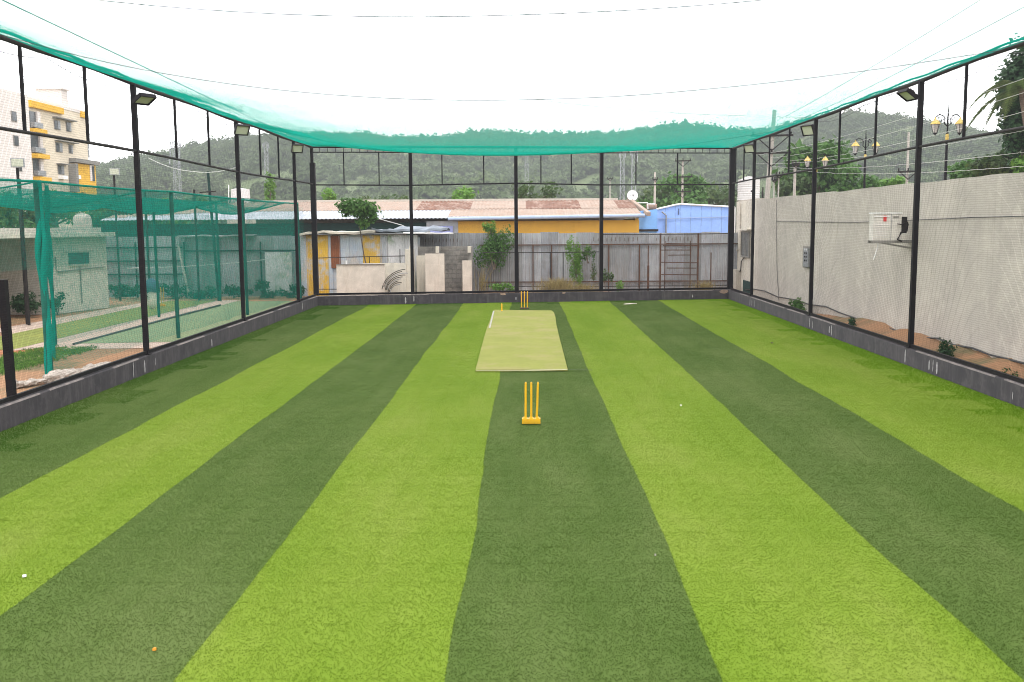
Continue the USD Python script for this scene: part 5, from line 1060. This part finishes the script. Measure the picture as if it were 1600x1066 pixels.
# corrugated wall at the far end of the practice area
cw = Thing('corrugated_fence', 'grey green corrugated tin wall at the far end of the practice lanes', 'fence', (-15, 46.6, 0))
for i, x in enumerate(np.arange(-20.2, -10.2, .84)):
    part(cw, 'tin_sheet', corr((x, 46.6+.012*(i % 2), 0), (1, 0, 0), .87, .02, 2.84+.05*rg.uniform()), (tin3, tin, tin2)[rg.choice(3, p=[.45, .4, .15])])
for z, x0, x1 in ((2.18, -16, -10.2), (1.72, -19.9, -16.1), (2.35, -19.9, -16.1), (1.1, -19.9, -16.1)): part(cw, 'fence_rail', MB().bar((x0, 46.53, z), (x1, 46.53, z), .06), rusty_black)
for x in (-18.3, -16.0, -14.4, -12.4): part(cw, 'fence_post', MB().bar((x, 46.52, 0), (x, 46.52, 2.6), .06), rusty_black)
part(cw, 'roof_strip', tarpm(-16.2, -12.6, 46.2, 47.0, 2.86, .12, 4, .05), tin3)
part(cw, 'pale_sheet', corr((-12.2, 46.5, 0), (1, 0, 0), 1.25, .2, 2.1), tin_w)
bl_ = Thing('leaning_plank', 'pale wooden plank leaning on the corrugated wall behind the practice nets', 'plank', (-16, 46, 0)); part(bl_, 'board', MB().bar((-15.7, 46.1, 0), (-16.25, 46.45, 2.5), .09), conc); part(bl_, 'end_cap', MB().box((-16.25, 46.45, 2.5), (.11, .11, .02)), bark)
solo('slack_rope', MB().tube(sagline((-18.2, 45.2, 1.45), (-10.6, 45.0, 1.95), .12), .018, 5), cable_w, 'pale rope strung across the far practice net', 'rope')
for k in range(7):
    x = -19+k*1.35; bushlet(('dark weeds at the corrugated wall foot beside the cream shed', 'dark weeds at the corrugated wall foot behind the kit bag', 'dark weeds at the corrugated wall foot behind the practice stumps', 'dark weeds at the corrugated wall foot left of the leaning plank post', 'dark weeds at the middle of the corrugated wall foot', 'dark weeds under the pale tin sheet of the corrugated wall', 'dark weeds at the corrugated wall foot next to the cage corner')[k], (x, 45.9, .35), .42, 420, .07, lf_dark, 100+k, squash=(1.7, .6, .8))
p = onz(30, 500); bushlet('dark low bush in front of the open bay of the cream shed', (p[0]-.3, p[1]+1.2, .55), .6, 700, .07, lf_dark, 120, squash=(1.6, 1, .7))
bushlet('green weeds at the foot of the cream shed wall by its left corner', (-17.9, 37.6, .35), .4, 420, .06, lf_dark, 121, squash=(1.2, 1, .9))
# trees behind the cream shed
for k, (px, py, Y_, R) in enumerate(((8, 335, 62, 1.6), (45, 333, 66, 1.7), (85, 335, 70, 1.9), (150, 333, 74, 2.0), (205, 335, 72, 1.5), (255, 334, 76, 1.6), (310, 330, 80, 1.5))):
    row(px, py, Y_, R, 1300, .17, (lf_mid, lf_olive, lf_lime)[k % 3], 'green tree above the cream shed roof, ' + ('at the left picture edge', 'left of the gathered net', 'right of the gathered net', 'right of the grey dome', 'behind the nearest left cage post', 'right of the nearest left cage post', 'above the left end of the long shed')[k], 130+k, (1.4, 1, .8))
dm = ony(128, 333.5, 56); dt = Thing('grey_dome', 'grey domed water tank top behind the cream shed roof', 'tank', (dm[0], 56, 0)); dz = dm[2]
part(dt, 'shell', MB().lathe([(.5, 0), (.5, dz-.38), (.46, dz-.2), (.34, dz-.07), (.16, dz-.01), (0, dz)], 20, (dm[0], 56, 0)), plaster, smooth=40); part(dt, 'lid', MB().lathe([(.12, dz-.02), (.12, dz+.03), (0, dz+.04)], 10, (dm[0], 56, 0)), plaster)
# white tank on the shed roof behind
wt_ = ony(376, 310, 66); w2 = Thing('water_tank', 'white square water tank on a roof above the left nets', 'water tank', (wt_[0], 66, 0)); hw = .62
part(w2, 'body', MB().lathe([(0, 4.3), (hw, 4.3), (hw, 4.6), (hw*.95, 4.65), (hw, 4.7), (hw, 5.05), (hw*.95, 5.1), (hw, 5.15), (hw*.97, ony(376, 296, 66)[2]), (0, ony(376, 294, 66)[2])], 16, (wt_[0], 66, 0)), white_pl, smooth=40)
part(w2, 'stand', MB().box((wt_[0], 66, 2.15), (1.5, 1.5, 4.3)), plaster); part(w2, 'pipe', MB().tube([(wt_[0]-.7, 65.6, 4.3), (wt_[0]-.65, 65.6, 6.0)], .035, 6), white_m)
# flood lamps of the practice area
def yard_lamp(label, px, py, Y_, h=.3):
    c_ = ony(px, py, Y_); t = Thing('yard_lamp', label, 'lamp', (c_[0], Y_, 0)); part(t, 'pole', MB().tube([(c_[0], Y_, 0), (c_[0], Y_, c_[2])], .05, 8), rusty_black); part(t, 'head', MB().box((c_[0]+.1, Y_-.15, c_[2]+.15), (.42, .12, .3), .3), alu); part(t, 'panel', MB().box((c_[0]+.1+.02, Y_-.215, c_[2]+.15), (.36, .02, .25), .3), led)
yard_lamp('pale yard floodlight on a dark pole left of the nearest left cage post', 178, 274, 44.6)
yard_lamp('yard floodlight on a dark pole in front of the apartment block', 27, 262, 34)
q = ony(331, 330, 44.3); t_ = Thing('net_mast', 'dark mast with a small crossbar behind the second practice lane', 'post', (q[0], 44.3, 0)); part(t_, 'shaft', MB().tube([(q[0]+.15, 44.3, 0), (q[0]-.1, 44.3, ony(331, 268, 44.3)[2])], .06, 8), grn_shade); part(t_, 'crossbar', MB().bar(ony(312, 301, 44.2), ony(338, 299, 44.2), .05), rusty_black)
wire('pale slack wire hanging across the hill on the left', [ony(232, 247, 40), ony(300, 268, 40), ony(368, 262, 39)], .012, cable_w, 'slack_wire', .1)

# ------------------------------------------------------------------ air
hz = usdkit.material(stage, '/World/Looks/pale_haze', {'v': ('principled_volume', {'color': (.92, .95, 1.0), 'density': .00028, 'anisotropy': .2})}, [], volume='v.volume')
HAZE = True
if HAZE: solo('haze', MB().box((20, 500, 44), (1500, 1030, 92)), hz, 'pale haze in the air over the pitch and hill', None, None, 'stuff')
